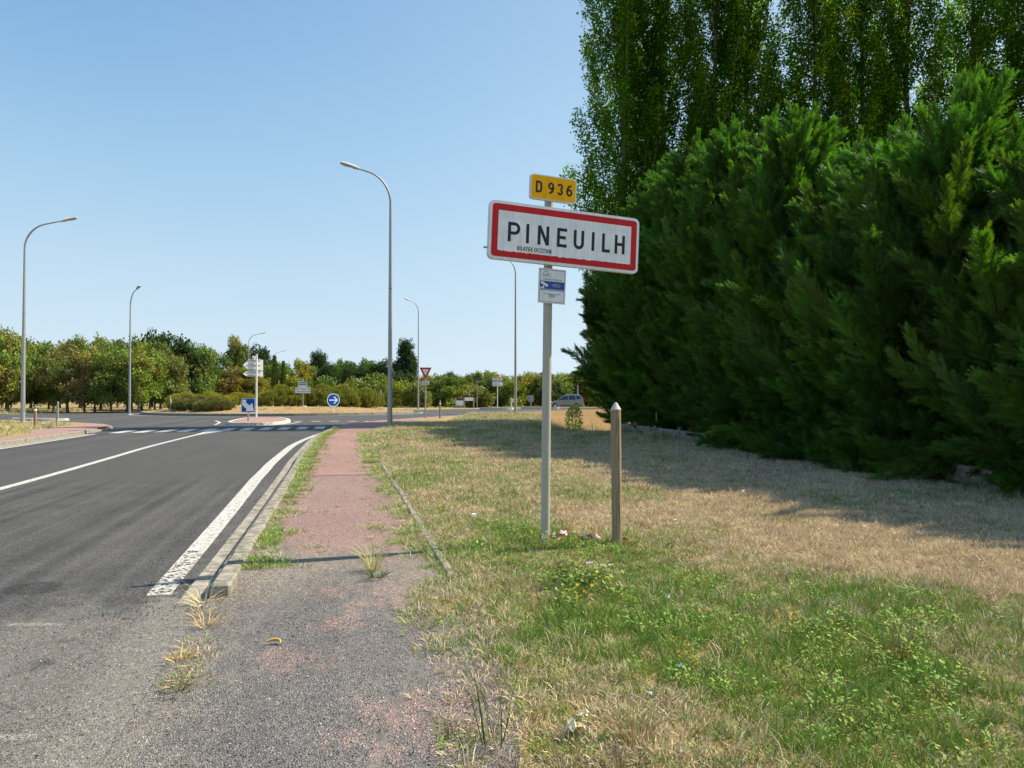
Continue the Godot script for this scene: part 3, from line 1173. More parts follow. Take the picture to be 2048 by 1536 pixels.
func splitter(pts: Array, label: String, y: float) -> void:
	var cu := spline(pts + [pts[0]], 0.35)
	cu.remove_at(cu.size() - 1)
	var inner: PackedVector2Array = Geometry2D.offset_polygon(cu, -0.16)[0]
	var b := MB.new()
	ground_poly(b, inner, y - 0.012)
	ground_uv(b)
	var o := structure("traffic_island", label, b, M.red_gravel)
	b = MB.new()
	var outer := Geometry2D.triangulate_polygon(cu)
	for i in cu.size():
		var p := cu[i]
		var q := cu[(i + 1) % cu.size()]
		var mid := (p + q) * 0.5
		var e := (q - p).normalized()
		var nn := Vector3(-e.y, 0, e.x)
		if Geometry2D.is_point_in_polygon(mid + Vector2(nn.x, nn.z) * 0.05, cu): nn = -nn
		var ip := p - Vector2(nn.x, nn.z) * 0.2
		var iq := q - Vector2(nn.x, nn.z) * 0.2
		b.quad(Vector3(p.x, -0.05, p.y), Vector3(q.x, -0.05, q.y), Vector3(q.x - nn.x * 0.03, y, q.y - nn.z * 0.03), Vector3(p.x - nn.x * 0.03, y, p.y - nn.z * 0.03), nn)
		b.quad(Vector3(p.x - nn.x * 0.03, y, p.y - nn.z * 0.03), Vector3(q.x - nn.x * 0.03, y, q.y - nn.z * 0.03), Vector3(iq.x, y, iq.y), Vector3(ip.x, y, ip.y), Vector3.UP)
	part("white_kerb", b, M.concrete_white, o)

# ------------------------------------------------------------------ lettering
# Capitals and figures as strokes on a body 1 high; w is the width. Returns a list of lines.
func glyph(ch: String, w: float, h := 0.08) -> Array:
	match ch:
		"I": return [PackedVector2Array([Vector2(w * 0.5, 0), Vector2(w * 0.5, 1)])]
		"P":
			var p := PackedVector2Array([Vector2(h, 1 - h), Vector2(w - h - 0.22, 1 - h)])
			p.append_array(arc(w - h - 0.22, 0.68, 0.22, 0.32 - h, 85, -85, 12))
			p.append_array(PackedVector2Array([Vector2(w - h - 0.22, 0.36 + h), Vector2(h, 0.36 + h)]))
			return [PackedVector2Array([Vector2(h, 0), Vector2(h, 1)]), p]
		"N": return [PackedVector2Array([Vector2(h, 0), Vector2(h, 1)]), PackedVector2Array([Vector2(w - h, 0), Vector2(w - h, 1)]), PackedVector2Array([Vector2(h * 1.1, 0.99), Vector2(w - h * 1.1, 0.01)])]
		"E": return [PackedVector2Array([Vector2(h, 0), Vector2(h, 1)]), PackedVector2Array([Vector2(h, 1 - h), Vector2(w, 1 - h)]), PackedVector2Array([Vector2(h, 0.51), Vector2(w - 0.06, 0.51)]), PackedVector2Array([Vector2(h, h), Vector2(w, h)])]
		"U":
			var p := PackedVector2Array([Vector2(h, 1)])
			p.append_array(arc(w * 0.5, w * 0.5, w * 0.5 - h, w * 0.5 - h, 180, 360, 16))
			p.append(Vector2(w - h, 1))
			return [p]
		"L": return [PackedVector2Array([Vector2(h, 0), Vector2(h, 1)]), PackedVector2Array([Vector2(h, h), Vector2(w, h)])]
		"H": return [PackedVector2Array([Vector2(h, 0), Vector2(h, 1)]), PackedVector2Array([Vector2(w - h, 0), Vector2(w - h, 1)]), PackedVector2Array([Vector2(h, 0.51), Vector2(w - h, 0.51)])]
		"D":
			var p := PackedVector2Array([Vector2(0, 1 - h), Vector2(w - h - 0.24, 1 - h)])
			p.append_array(arc(w - h - 0.24, 0.72, 0.24, 0.28 - h, 85, 0, 8))
			p.append_array(arc(w - h - 0.24, 0.28, 0.24, 0.28 - h, 0, -85, 8))
			p.append_array(PackedVector2Array([Vector2(w - h - 0.24, h), Vector2(0, h)]))
			return [PackedVector2Array([Vector2(h, 0), Vector2(h, 1)]), p]
		"9":
			var p := arc(w * 0.5, 0.68, w * 0.5 - h, 0.32 - h, 0, 360, 24)
			p.append_array(PackedVector2Array([Vector2(w - h, 0.55), Vector2(w - h - 0.03, 0.36), Vector2(w - h - 0.12, 0.2), Vector2(0.12, 0.04)]))
			return [p]
		"6":
			var p := arc(w * 0.5, 0.32, w * 0.5 - h, 0.32 - h, 180, 540, 24)
			p.append_array(PackedVector2Array([Vector2(h, 0.45), Vector2(h + 0.03, 0.64), Vector2(h + 0.12, 0.8), Vector2(w - 0.12, 0.96)]))
			return [p]
		"3":
			var p := arc(w * 0.5, 0.73, w * 0.5 - h, 0.27 - h, 165, -75, 16)
			var q := arc(w * 0.5, 0.29, w * 0.5 - h, 0.29 - h, 80, -165, 18)
			return [p, q]
	return []

func letter(b: MB, ch: String, x0: float, x1: float, y0: float, hgt: float, th: float, z: float) -> void:
	var w := (x1 - x0) / hgt
	var hh := th / hgt * 0.5
	var k := 0
	for line in glyph(ch, w, hh):
		var p := PackedVector2Array()
		for q in line: p.append(Vector2(x0, y0) + q * hgt)
		b.stroke(p, th, z + 0.0001 * k)
		k += 1

func words(text: String, height: float, m: Material, parent: Node3D, at: Vector3, turn := Basis(), narrow := 0.9, bold := true, called := "lettering") -> MeshInstance3D:
	var t := TextMesh.new()
	var f := SystemFont.new()
	f.font_names = PackedStringArray(["Droid Sans"])
	f.font_weight = 700 if bold else 400
	t.font = f
	t.text = text
	t.font_size = 32
	t.pixel_size = height / (32.0 * 0.714)
	t.depth = 0.001
	t.curve_step = 2.0
	t.material = m
	var o := MeshInstance3D.new()
	o.mesh = t
	o.name = called
	parent.add_child(o, true)
	o.transform = Transform3D(turn * Basis.from_scale(Vector3(narrow, 1, 1)), at)
	return o

# ------------------------------------------------------------------ the town sign
func sign_mats() -> void:
	mat("galvanised", lin(0.36, 0.38, 0.39), 0.5, 0.35, 0.5)
	mat("post_paint", lin(0.47, 0.45, 0.385), 0.55, 0.0, 0.5)
	mat("plate_edge", lin(0.62, 0.63, 0.63), 0.45, 0.3, 0.5)
	mat("sign_white", lin(0.93, 0.95, 0.96), 0.65, 0.0, 0.25)
	mat("sign_rim", lin(0.95, 0.96, 0.97), 0.65, 0.0, 0.25)
	mat("sign_red", lin(0.62, 0.03, 0.035), 0.65, 0.0, 0.25)
	mat("sign_black", lin(0.016, 0.02, 0.026), 0.5, 0.0, 0.4)
	mat("sign_yellow", lin(1.0, 0.5, 0.008), 0.65, 0.0, 0.25)
	mat("sign_blue", lin(0.008, 0.1, 0.46), 0.65, 0.0, 0.25)
	mat("notice_blue", lin(0.05, 0.11, 0.36), 0.65, 0.0, 0.25)
	mat("sign_green", lin(0.005, 0.29, 0.19), 0.65, 0.0, 0.25)
	mat("sign_brown", lin(0.09, 0.04, 0.035), 0.5, 0.0, 0.5)
	mat("sign_back", lin(0.36, 0.38, 0.4), 0.55, 0.2, 0.5)
	mat("paper", lin(0.95, 0.95, 0.95), 0.65, 0.0, 0.25)
	mat("print_grey", lin(0.12, 0.14, 0.19), 0.6, 0.0, 0.4)
	mat("print_teal", lin(0.12, 0.27, 0.3), 0.6, 0.0, 0.4)
	mat("bolt_steel", lin(0.4, 0.4, 0.4), 0.4, 0.8, 0.5)
	# weather marks on the name plate: faint vertical runs and specks
	var n := 256
	var s := noise(401, 0.05, 3)
	var r := rg(402)
	var d := PackedByteArray()
	d.resize(n * n * 3)
	for y in n:
		for x in n:
			var k := 246.0 + s.get_noise_2d(x * 1.6, y * 0.1) * 9.0 + s.get_noise_2d(x * 0.3, y * 0.3 + 500) * 9.0
			if r.randf() < 0.002: k -= 60
			var i := (y * n + x) * 3
			d[i] = clampi(int(k), 0, 255)
			d[i + 1] = clampi(int(k), 0, 255)
			d[i + 2] = clampi(int(k * 0.99), 0, 255)
	var t := tex(rgb_image(n, n, d))
	for q in ["sign_white", "sign_red", "sign_yellow", "sign_rim", "post_paint", "galvanised", "paper", "sign_blue", "sign_back"]:
		M[q].albedo_texture = t
		M[q].uv1_triplanar = true
		M[q].uv1_scale = Vector3.ONE * 1.1

# a pressed plate: folded back edge, raised rim, face; faces +z
func plate(parent: Node3D, called: String, w: float, h: float, r: float, deep: float, face: Material, rim: Material = null, rim_w := 0.02) -> MeshInstance3D:
	var b := MB.new()
	b.extrude(rrect(w, h, r), -deep, 0.0)
	var o := part(called, b, M.plate_edge, parent)
	if rim:
		b = MB.new()
		b.flat(rrect(w - 0.004, h - 0.004, r), 0.0015)
		part("rim", b, rim, o)
		b = MB.new()
		b.flat(rrect(w - rim_w * 2, h - rim_w * 2, maxf(r - rim_w, 0.004)), 0.003)
		part("face", b, face, o)
	else:
		b = MB.new()
		b.flat(rrect(w - 0.006, h - 0.006, r), 0.0015)
		part("face", b, face, o)
	return o

func town_sign() -> void:
	var base := Vector3(0.27, 0.1, -6.19)
	var t := thing("town_sign", "red bordered white town name sign with yellow road plate on a leaning grey post", "road sign", base)
	var lean := Vector3(0.0129, 1.0, 0.0)
	var b := MB.new()
	b.tube([Vector3(0, -0.3, 0), lean * 1.0, lean * 2.1, lean * 3.02], [0.037, 0.037, 0.037, 0.037], 24)
	b.lathe(lean * 3.02, [Vector2(0.039, -0.02), Vector2(0.039, 0.004), Vector2(0.0, 0.012)], 24)
	part("post", b, M.post_paint, t)
	var turn := Basis(Vector3.UP, deg_to_rad(19.0)) * Basis(Vector3(0, 0, 1), deg_to_rad(-2.4))
	# name plate
	var p := plate(t, "name_plate", 1.335, 0.472, 0.045, 0.035, M.sign_white, M.sign_rim, 0.022)
	p.transform = Transform3D(turn, Vector3(0.435, 2.612, -6.176) - base + turn.z * 0.035)
	b = MB.new()
	var r := rg(41)
	var iw := 1.335 * 0.5 - 0.076
	var ih := 0.472 * 0.5 - 0.076
	var ow := 1.335 * 0.5 - 0.024
	var oh := 0.472 * 0.5 - 0.024
	# the border: an even band whose inner edge has flaked, most along the bottom
	var steps := 90
	for side in 4:
		var inner := []
		var outer := []
		for i in steps + 1:
			var f := i / float(steps)
			var jag := 0.0
			if side == 0 or side == 2:
				jag = (absf(nz_b.get_noise_2d(f * 60.0, side * 9.0)) * 0.012 if side == 2 else maxf(0.0, nz_b.get_noise_2d(f * 26.0, 3.0) - 0.55) * 0.01)
				if side == 2 and r.randf() < 0.16: jag += r.randf_range(0.0, 0.006)
			var x := lerpf(-iw, iw, f)
			var y := lerpf(-ih, ih, f)
			match side:
				0: inner.append(Vector2(x, ih + jag)); outer.append(Vector2(x * ow / iw, oh))
				1: inner.append(Vector2(iw, y)); outer.append(Vector2(ow, y * oh / ih))
				2: inner.append(Vector2(x, -ih - jag)); outer.append(Vector2(x * ow / iw, -oh))
				3: inner.append(Vector2(-iw, y)); outer.append(Vector2(-ow, y * oh / ih))
		for i in steps:
			for q in [outer, inner]:
				for j in [i, i + 1]:
					var cx: float = ow - 0.028
					var cy: float = oh - 0.028
					if q == outer and absf(q[j].x) > cx and absf(q[j].y) > cy:
						var k := Vector2(signf(q[j].x) * cx, signf(q[j].y) * cy)
						q[j] = k + (q[j] - k).normalized() * minf((q[j] - k).length(), 0.028)
			b.quad(Vector3(outer[i].x, outer[i].y, 0.0045), Vector3(outer[i + 1].x, outer[i + 1].y, 0.0045), Vector3(inner[i + 1].x, inner[i + 1].y, 0.0045), Vector3(inner[i].x, inner[i].y, 0.0045), Vector3(0, 0, 1))
	part("border", b, M.sign_red, p)
	b = MB.new()
	for q in [["P", -0.508, -0.404], ["I", -0.358, -0.322], ["N", -0.253, -0.153], ["E", -0.084, 0.004], ["U", 0.064, 0.158], ["I", 0.222, 0.258], ["L", 0.322, 0.396], ["H", 0.44, 0.534]]:
		letter(b, q[0], q[1], q[2], -0.083, 0.157, 0.0255, 0.0045)
	part("lettering", b, M.sign_black, p)
	b = MB.new()
	b.flat(rrect(0.262, 0.052, 0.003), 0.0052)
	var st := part("sticker", b, M.paper, p)
	st.transform = Transform3D(Basis(Vector3(0, 0, 1), deg_to_rad(-0.4)), Vector3(-0.279, -0.131, 0.001))
	words("VILATGE OCCITAN", 0.033, M.sign_black, p, Vector3(-0.279, -0.131, 0.0075), Basis(), 0.75)
	b = MB.new()
	for y in [0.15, -0.15]:
		b.box(Vector3(0, y, -0.05), Vector3(1.2, 0.04, 0.02))
	part("rail", b, M.plate_edge, p)
	b = MB.new()
	b.tube([Vector3(-0.69, -0.14, -0.05), Vector3(-0.66, -0.14, -0.05)], [0.008, 0.008], 8)
	part("bolt", b, M.bolt_steel, p)
	# road number plate
	p = plate(t, "road_plate", 0.408, 0.205, 0.028, 0.03, M.sign_yellow, M.sign_rim, 0.0085)
	p.transform = Transform3D(turn, Vector3(0.33, 3.01, -6.15) - base + turn.z * 0.035)
	b = MB.new()
	for q in [["D", -0.158, -0.102], ["9", -0.05, 0.003], ["3", 0.03, 0.081], ["6", 0.111, 0.165]]:
		letter(b, q[0], q[1], q[2], -0.048, 0.096, 0.0165, 0.0045)
	part("lettering", b, M.sign_black, p)
	# video notice
	p = plate(t, "video_notice", 0.24, 0.285, 0.003, 0.004, M.paper)
	p.transform = Transform3D(turn, Vector3(0.322, 2.212, -6.15) - base + turn.z * 0.02)
	b = MB.new()
	b.stroke(PackedVector2Array([Vector2(-0.108, -0.13), Vector2(0.108, -0.13), Vector2(0.108, 0.13), Vector2(-0.108, 0.13)]), 0.003, 0.003, true)
	part("frame_line", b, M.print_grey, p)
	b = MB.new()
	b.flat(PackedVector2Array([Vector2(-0.107, -0.027), Vector2(0.107, -0.027), Vector2(0.107, 0.038), Vector2(-0.107, 0.038)]), 0.003)
	part("band", b, M.notice_blue, p)
	b = MB.new()
	b.flat(PackedVector2Array([Vector2(-0.107, -0.037), Vector2(0.107, -0.037), Vector2(0.107, -0.032), Vector2(-0.107, -0.032)]), 0.003)
	part("rule", b, M.print_grey, p)
	b = MB.new()
	b.flat(PackedVector2Array([Vector2(-0.1, 0.032), Vector2(-0.094, 0.036), Vector2(-0.033, 0.006), Vector2(-0.036, 0.001), Vector2(-0.041, -0.001), Vector2(-0.043, -0.012), Vector2(-0.104, 0.018)]), 0.0045)
	b.flat(PackedVector2Array([Vector2(-0.083, 0.004), Vector2(-0.07, -0.002), Vector2(-0.07, -0.024), Vector2(-0.106, -0.024), Vector2(-0.106, -0.013), Vector2(-0.083, -0.013)]), 0.0045)
	part("camera_symbol", b, M.paper, p)
	b = MB.new()
	var loop := PackedVector2Array([Vector2(-0.087, 0.072), Vector2(-0.078, 0.1)])
	loop.append_array(arc(-0.058, 0.104, 0.02, 0.014, 150, -80, 12))
	b.stroke(loop, 0.0032, 0.003)
	part("emblem", b, M.print_grey, p)
	b = MB.new()
	b.stroke(PackedVector2Array([Vector2(-0.093, 0.096), Vector2(-0.07, 0.088), Vector2(-0.045, 0.09), Vector2(-0.014, 0.099)]), 0.0028, 0.0034)
	b.stroke(PackedVector2Array([Vector2(-0.078, 0.079), Vector2(-0.055, 0.085), Vector2(-0.035, 0.082), Vector2(-0.014, 0.073)]), 0.0028, 0.0034)
	b.stroke(PackedVector2Array([Vector2(-0.07, 0.076), Vector2(-0.045, 0.079), Vector2(-0.02, 0.077)]), 0.0018, 0.0038)
	part("emblem", b, M.print_teal, p)
	words("Commune sous vidéoprotection", 0.0085, M.print_grey, p, Vector3(0, 0.053, 0.0035), Basis(), 1.0, false)
	words("Espace placé sous\nvidéo protection pour la\nsécurité de tous", 0.0058, M.paper, p, Vector3(0.037, 0.006, 0.0045), Basis(), 0.95, false)
	words("Pour tout renseignement concernant le dispositif :\nMairie de Pineuilh\nPlace de la mairie\nTéléphone en mairie", 0.005, M.print_grey, p, Vector3(0, -0.078, 0.0035), Basis(), 0.95, false)
	b = MB.new()
	for x in [-0.03, 0.03]:
		b.lathe(Vector3.ZERO, [Vector2(0.0, 0.0)], 6)
	for x in [-0.028, 0.032]:
		var m2 := PackedVector2Array()
		for q in disc(0.005, 12): m2.append(q + Vector2(x, 0.036))
		b.extrude(m2, 0.003, 0.007)
	part("screw_head", b, M.bolt_steel, p)
	# clamps round the post behind each plate
	for y in [2.95, 3.05, 2.46, 2.76, 2.15, 2.27]:
		b = MB.new()
		b.lathe(lean * (y - 0.1), [Vector2(0.0375, -0.012), Vector2(0.041, -0.012), Vector2(0.041, 0.012), Vector2(0.0375, 0.012)], 20)
		part("clamp", b, M.galvanised, t)

func wood_post() -> void:
	var t := thing("wooden_post", "tall weathered round wooden post with pointed top beside the town sign", "post", Vector3(0.85, 0.1, -6.1))
	var b := MB.new()
	var r := 0.041
	var sides := 28
	for i in sides:
		var a := TAU * i / sides
		var c := TAU * (i + 1) / sides
		var da := Vector3(cos(a), 0, sin(a))
		var dc := Vector3(cos(c), 0, sin(c))
		var ys := [-0.2, 0.3, 0.7, 1.1]
		for k in 3:
			var ra: float = r * (1.0 + 0.02 * sin(a * 3.0 + k))
			var rc: float = r * (1.0 + 0.02 * sin(c * 3.0 + k))
			var rb: float = r * (1.0 + 0.02 * sin(a * 3.0 + k + 1))
			var rd: float = r * (1.0 + 0.02 * sin(c * 3.0 + k + 1))
			var tilt := Vector3(-0.006, 0, 0)
			b.t3(da * ra + Vector3(0, ys[k], 0) + tilt * ys[k], dc * rc + Vector3(0, ys[k], 0) + tilt * ys[k], dc * rd + Vector3(0, ys[k + 1], 0) + tilt * ys[k + 1], da, dc, dc)
			for q in [a, c, c]: b.u.append(Vector2(q / TAU, ys[k] * 0.8))
			b.t3(da * ra + Vector3(0, ys[k], 0) + tilt * ys[k], dc * rd + Vector3(0, ys[k + 1], 0) + tilt * ys[k + 1], da * rb + Vector3(0, ys[k + 1], 0) + tilt * ys[k + 1], da, dc, da)
			for q in [a, c, a]: b.u.append(Vector2(q / TAU, ys[k] * 0.8))
	b.u.clear()
	for i in b.v.size():
		var a := fposmod(atan2(b.v[i].z, b.v[i].x), TAU)
		b.u.append(Vector2(a / TAU, b.v[i].y * 0.8))
	for i in range(0, b.v.size(), 3):
		var hi := maxf(b.u[i].x, maxf(b.u[i + 1].x, b.u[i + 2].x))
		for j in 3:
			if hi - b.u[i + j].x > 0.5: b.u[i + j].x += 1.0
	part("shaft", b, M.wood, t)
	b = MB.new()
	b.lathe(Vector3(-0.0066, 1.1, 0), [Vector2(0.0425, 0.0), Vector2(0.0415, 0.006), Vector2(0.0105, 0.058), Vector2(0.0, 0.06)], 28)
	part("pointed_top", b, M.wood_grey, t)
	# the split that runs down its right side
	b = MB.new()
	for k in 10:
		var y0 := 0.18 + k * 0.085
		var a := 1.12 + 0.03 * sin(k * 1.7)
		var wdt := 0.0022 + 0.0012 * sin(k * 2.3)
		var rr := r * 1.025
		var p0 := Vector3(cos(a) * rr - 0.006 * y0, y0, sin(a) * rr)
		var p1 := Vector3(cos(a + 0.02) * rr - 0.006 * y0, y0 + 0.087, sin(a + 0.02) * rr)
		var sd := Vector3(-sin(a), 0, cos(a)) * wdt
		b.quad(p0 - sd, p0 + sd, p1 + sd, p1 - sd, Vector3(cos(a), 0, sin(a)))
	part("crack", b, M.crack_dark, t)
	b = MB.new()
	for y in [1.03, 0.94]:
		b.box(Vector3(-0.047, y, 0.0), Vector3(0.004, 0.012, 0.012))
	part("staple", b, M.bolt_steel, t)

# ------------------------------------------------------------------ barrier tape
func tape(called: String, label: String, pts: Array, width: float, ups: Array) -> void:
	var o := Node3D.new()
	var b := MB.new()
	var run := 0.0
	for i in pts.size() - 1:
		var p: Vector3 = pts[i]
		var q: Vector3 = pts[i + 1]
		var u0: Vector3 = ups[i]
		var u1: Vector3 = ups[i + 1]
		var seg := p.distance_to(q)
		for k in 2:
			var lo := -0.5 + k * 0.5
			var d := fposmod(run + k * 0.035, 0.13) < 0.065
			b.col = Color(0.62, 0.02, 0.035) if d else Color(0.82, 0.82, 0.84)
			var nn := (q - p).cross(u0)
			nn = nn.normalized() if nn.length() > 1e-6 else Vector3.UP
			if nn.y < 0: nn = -nn
			b.quad(p + u0 * width * lo, p + u0 * width * (lo + 0.5), q + u1 * width * (lo + 0.5), q + u1 * width * lo, nn)
		run += seg
	var m := part(called, b, M.tape)
	tag(m, label, "barrier tape")

func tapes() -> void:
	var pts := []
	var ups := []
	for i in 25:
		var a := TAU * i / 24.0
		pts.append(Vector3(0.27 + cos(a) * 0.0405, 0.145 + 0.006 * sin(a * 2.0), -6.19 + sin(a) * 0.0405))
		ups.append((Vector3.UP + Vector3(cos(a), 0, sin(a)) * 0.25).normalized())
	tape("barrier_tape", "red and white tape wound round the foot of the town sign post", pts, 0.055, ups)
	var r := rg(51)
	var runs := [[Vector3(0.31, 0.15, -6.2), Vector3(0.47, 0.155, -6.28), "crumpled red and white tape lying just right of the sign post"], [Vector3(0.56, 0.13, -6.26), Vector3(0.72, 0.14, -6.22), "scraps of white tape half hidden in grass between the two posts"], [Vector3(0.85, 0.14, -6.16), Vector3(0.98, 0.115, -6.13), "red end of tape behind the foot of the wooden post"]]
	for q in runs:
		pts = []
		ups = []
		for i in 13:
			var f := i / 12.0
			var p: Vector3 = q[0].lerp(q[1], f) + Vector3(r.randf_range(-0.012, 0.012), r.randf_range(-0.012, 0.03), r.randf_range(-0.012, 0.012))
			pts.append(p)
			ups.append(Vector3(r.randf_range(-0.5, 0.5), r.randf_range(0.1, 0.9), r.randf_range(-0.9, 0.9)).normalized())
		tape("barrier_tape", q[2], pts, 0.06, ups)

# ------------------------------------------------------------------ street lamps
func street_lamp(x: float, z: float, y: float, h: float, arm: Vector2, reach: float, label: String) -> void:
	var t := thing("street_lamp", label, "street lamp", Vector3(x, y, z), atan2(-arm.y, arm.x), "street lamps round the roundabout")
	var b := MB.new()
	b.lathe(Vector3.ZERO, [Vector2(0.17, -0.1), Vector2(0.17, 0.02), Vector2(0.1, 0.03), Vector2(0.1, 0.5)], 16)
	var straight := h - 1.75
	b.tube([Vector3(0, 0.0, 0), Vector3(0, 2.2, 0), Vector3(0, straight, 0)], [0.098, 0.088, 0.05], 16, false)
	part("pole", b, M.galvanised, t)
	b = MB.new()
	b.box(Vector3(0.093, 0.75, 0), Vector3(0.012, 0.4, 0.09))
	part("hatch", b, M.galvanised, t)
	b = MB.new()
	b.lathe(Vector3(0, h * 0.52, 0), [Vector2(0.07, -0.02), Vector2(0.082, -0.015), Vector2(0.082, 0.015), Vector2(0.07, 0.02)], 16)
	part("joint_ring", b, M.galvanised, t)
	var pts := []
	var rad := []
	var head_at := reach - 0.78
	for i in 15:
		var f := i / 14.0
		var a := f * deg_to_rad(75.0)
		pts.append(Vector3((1.0 - cos(a)) * 1.15, straight + sin(a) * 1.25, 0))
		rad.append(lerpf(0.05, 0.034, f))
	var last: Vector3 = pts[-1]
	var dir := Vector3(cos(deg_to_rad(15.0)), sin(deg_to_rad(15.0)), 0)
	pts.append(last + dir * maxf(head_at - last.x, 0.1) / dir.x)
	rad.append(0.03)
	part("arm", MB.new() if false else tube_of(pts, rad), M.galvanised, t)
	var hp: Vector3 = pts[-1]
	var hd := Node3D.new()
	hd.name = "lamp_head"
	t.add_child(hd)
	hd.position = hp
	hd.rotation.z = deg_to_rad(15.0)
	# upper shell, lower bowl
	var up := [[0.0, 0.045, 0.04], [0.1, 0.075, 0.06], [0.28, 0.115, 0.085], [0.55, 0.135, 0.085], [0.72, 0.125, 0.065], [0.78, 0.09, 0.03]]
	var low := [[0.0, 0.045, -0.04], [0.1, 0.07, -0.055], [0.26, 0.1, -0.07], [0.3, 0.11, -0.045], [0.55, 0.12, -0.075], [0.72, 0.11, -0.06], [0.78, 0.085, -0.02]]
	part("shell", loft(up), M.lamp_white, hd)
	part("bowl", loft(low), M.lamp_glass, hd)

func tube_of(pts: Array, rad: Array) -> MB:
	var b := MB.new()
	b.tube(pts, rad, 14)
	return b

# half-round sections along x: [x, half width, height of the middle]
func loft(sec: Array) -> MB:
	var b := MB.new()
	var k := 8
	var g := []
	for s in sec:
		var row := []
		for i in k + 1:
			var a := PI * i / k
			row.append(Vector3(s[0], sin(a) * s[2], -cos(a) * s[1]))
		g.append(row)
	for i in sec.size() - 1:
		for j in k:
			var n0 := Vector3(0, (g[i][j].y + g[i][j + 1].y) / maxf(absf(sec[i][2]), 0.01), (g[i][j].z + g[i][j + 1].z) / sec[i][1]).normalized()
			b.quad(g[i][j], g[i][j + 1], g[i + 1][j + 1], g[i + 1][j], n0)
	for e in [0, sec.size() - 1]:
		for j in k:
			b.tri(Vector3(sec[e][0], 0, 0), g[e][j], g[e][j + 1], Vector3(-1 if e == 0 else 1, 0, 0))
	return b

func lamps() -> void:
	mat("lamp_white", lin(0.8, 0.8, 0.78), 0.4, 0.0, 0.5)
	mat("lamp_glass", lin(0.42, 0.41, 0.38), 0.35, 0.0, 0.5)
	street_lamp(-4.88, -30.0, 0.1, 10.75, Vector2(-1, 0.22), 2.0, "tall grey street lamp in the grass by the bend of the red footpath")
	street_lamp(-23.4, -35.9, 0.1, 10.1, Vector2(1, -0.2), 2.3, "grey street lamp on the grass island left of the road")
	street_lamp(-31.1, -61.0, 0.0, 10.4, Vector2(0.72, 0.7), 2.1, "street lamp in front of the plantation behind the left exit")
	street_lamp(-11.0, -88.0, 0.0, 13.0, Vector2(-0.7, 0.71), 2.0, "slim street lamp standing behind the give way sign")
	street_lamp(-37.6, -107.0, 0.0, 10.8, Vector2(1, -0.2), 2.3, "street lamp whose top shows above the direction sign post")
	street_lamp(-47.9, -150.0, 0.0, 10.8, Vector2(1, 0.0), 2.6, "smallest street lamp, farthest away beside the two cypresses")
	street_lamp(0.25, -54.0, 0.08, 11.9, Vector2(-1, 0.0), 2.1, "street lamp whose head is hidden behind the town sign")

# ------------------------------------------------------------------ other signs
func post_at(t: Node3D, h: float, r := 0.035, m: Material = null) -> void:
	var b := MB.new()
	b.tube([Vector3(0, -0.15, 0), Vector3(0, h, 0)], [r, r], 12)
	part("post", b, m if m else M.galvanised, t)

func shape_plate(t: Node3D, called: String, poly: PackedVector2Array, at: Vector3, rim: Material, face: Material, rim_w: float, deep := 0.03, back: Material = null) -> MeshInstance3D:
	var b := MB.new()
	b.extrude(poly, -deep, 0.0)
	var o := part(called, b, back if back else M.sign_back, t)
	o.position = at
	b = MB.new()
	b.flat(poly, 0.003)
	part("rim", b, rim, o)
	if face:
		b = MB.new()
		var inner: Array = Geometry2D.offset_polygon(poly, -rim_w)
		if inner.size(): b.flat(inner[0], 0.006)
		part("face", b, face, o)
	return o

func arrow_board(w: float, h: float, tip: float, right := true) -> PackedVector2Array:
	var s := 1.0 if right else -1.0
	return PackedVector2Array([Vector2(-w * 0.5 * s, -h * 0.5), Vector2((w * 0.5 - tip) * s, -h * 0.5), Vector2(w * 0.5 * s, 0), Vector2((w * 0.5 - tip) * s, h * 0.5), Vector2(-w * 0.5 * s, h * 0.5)])

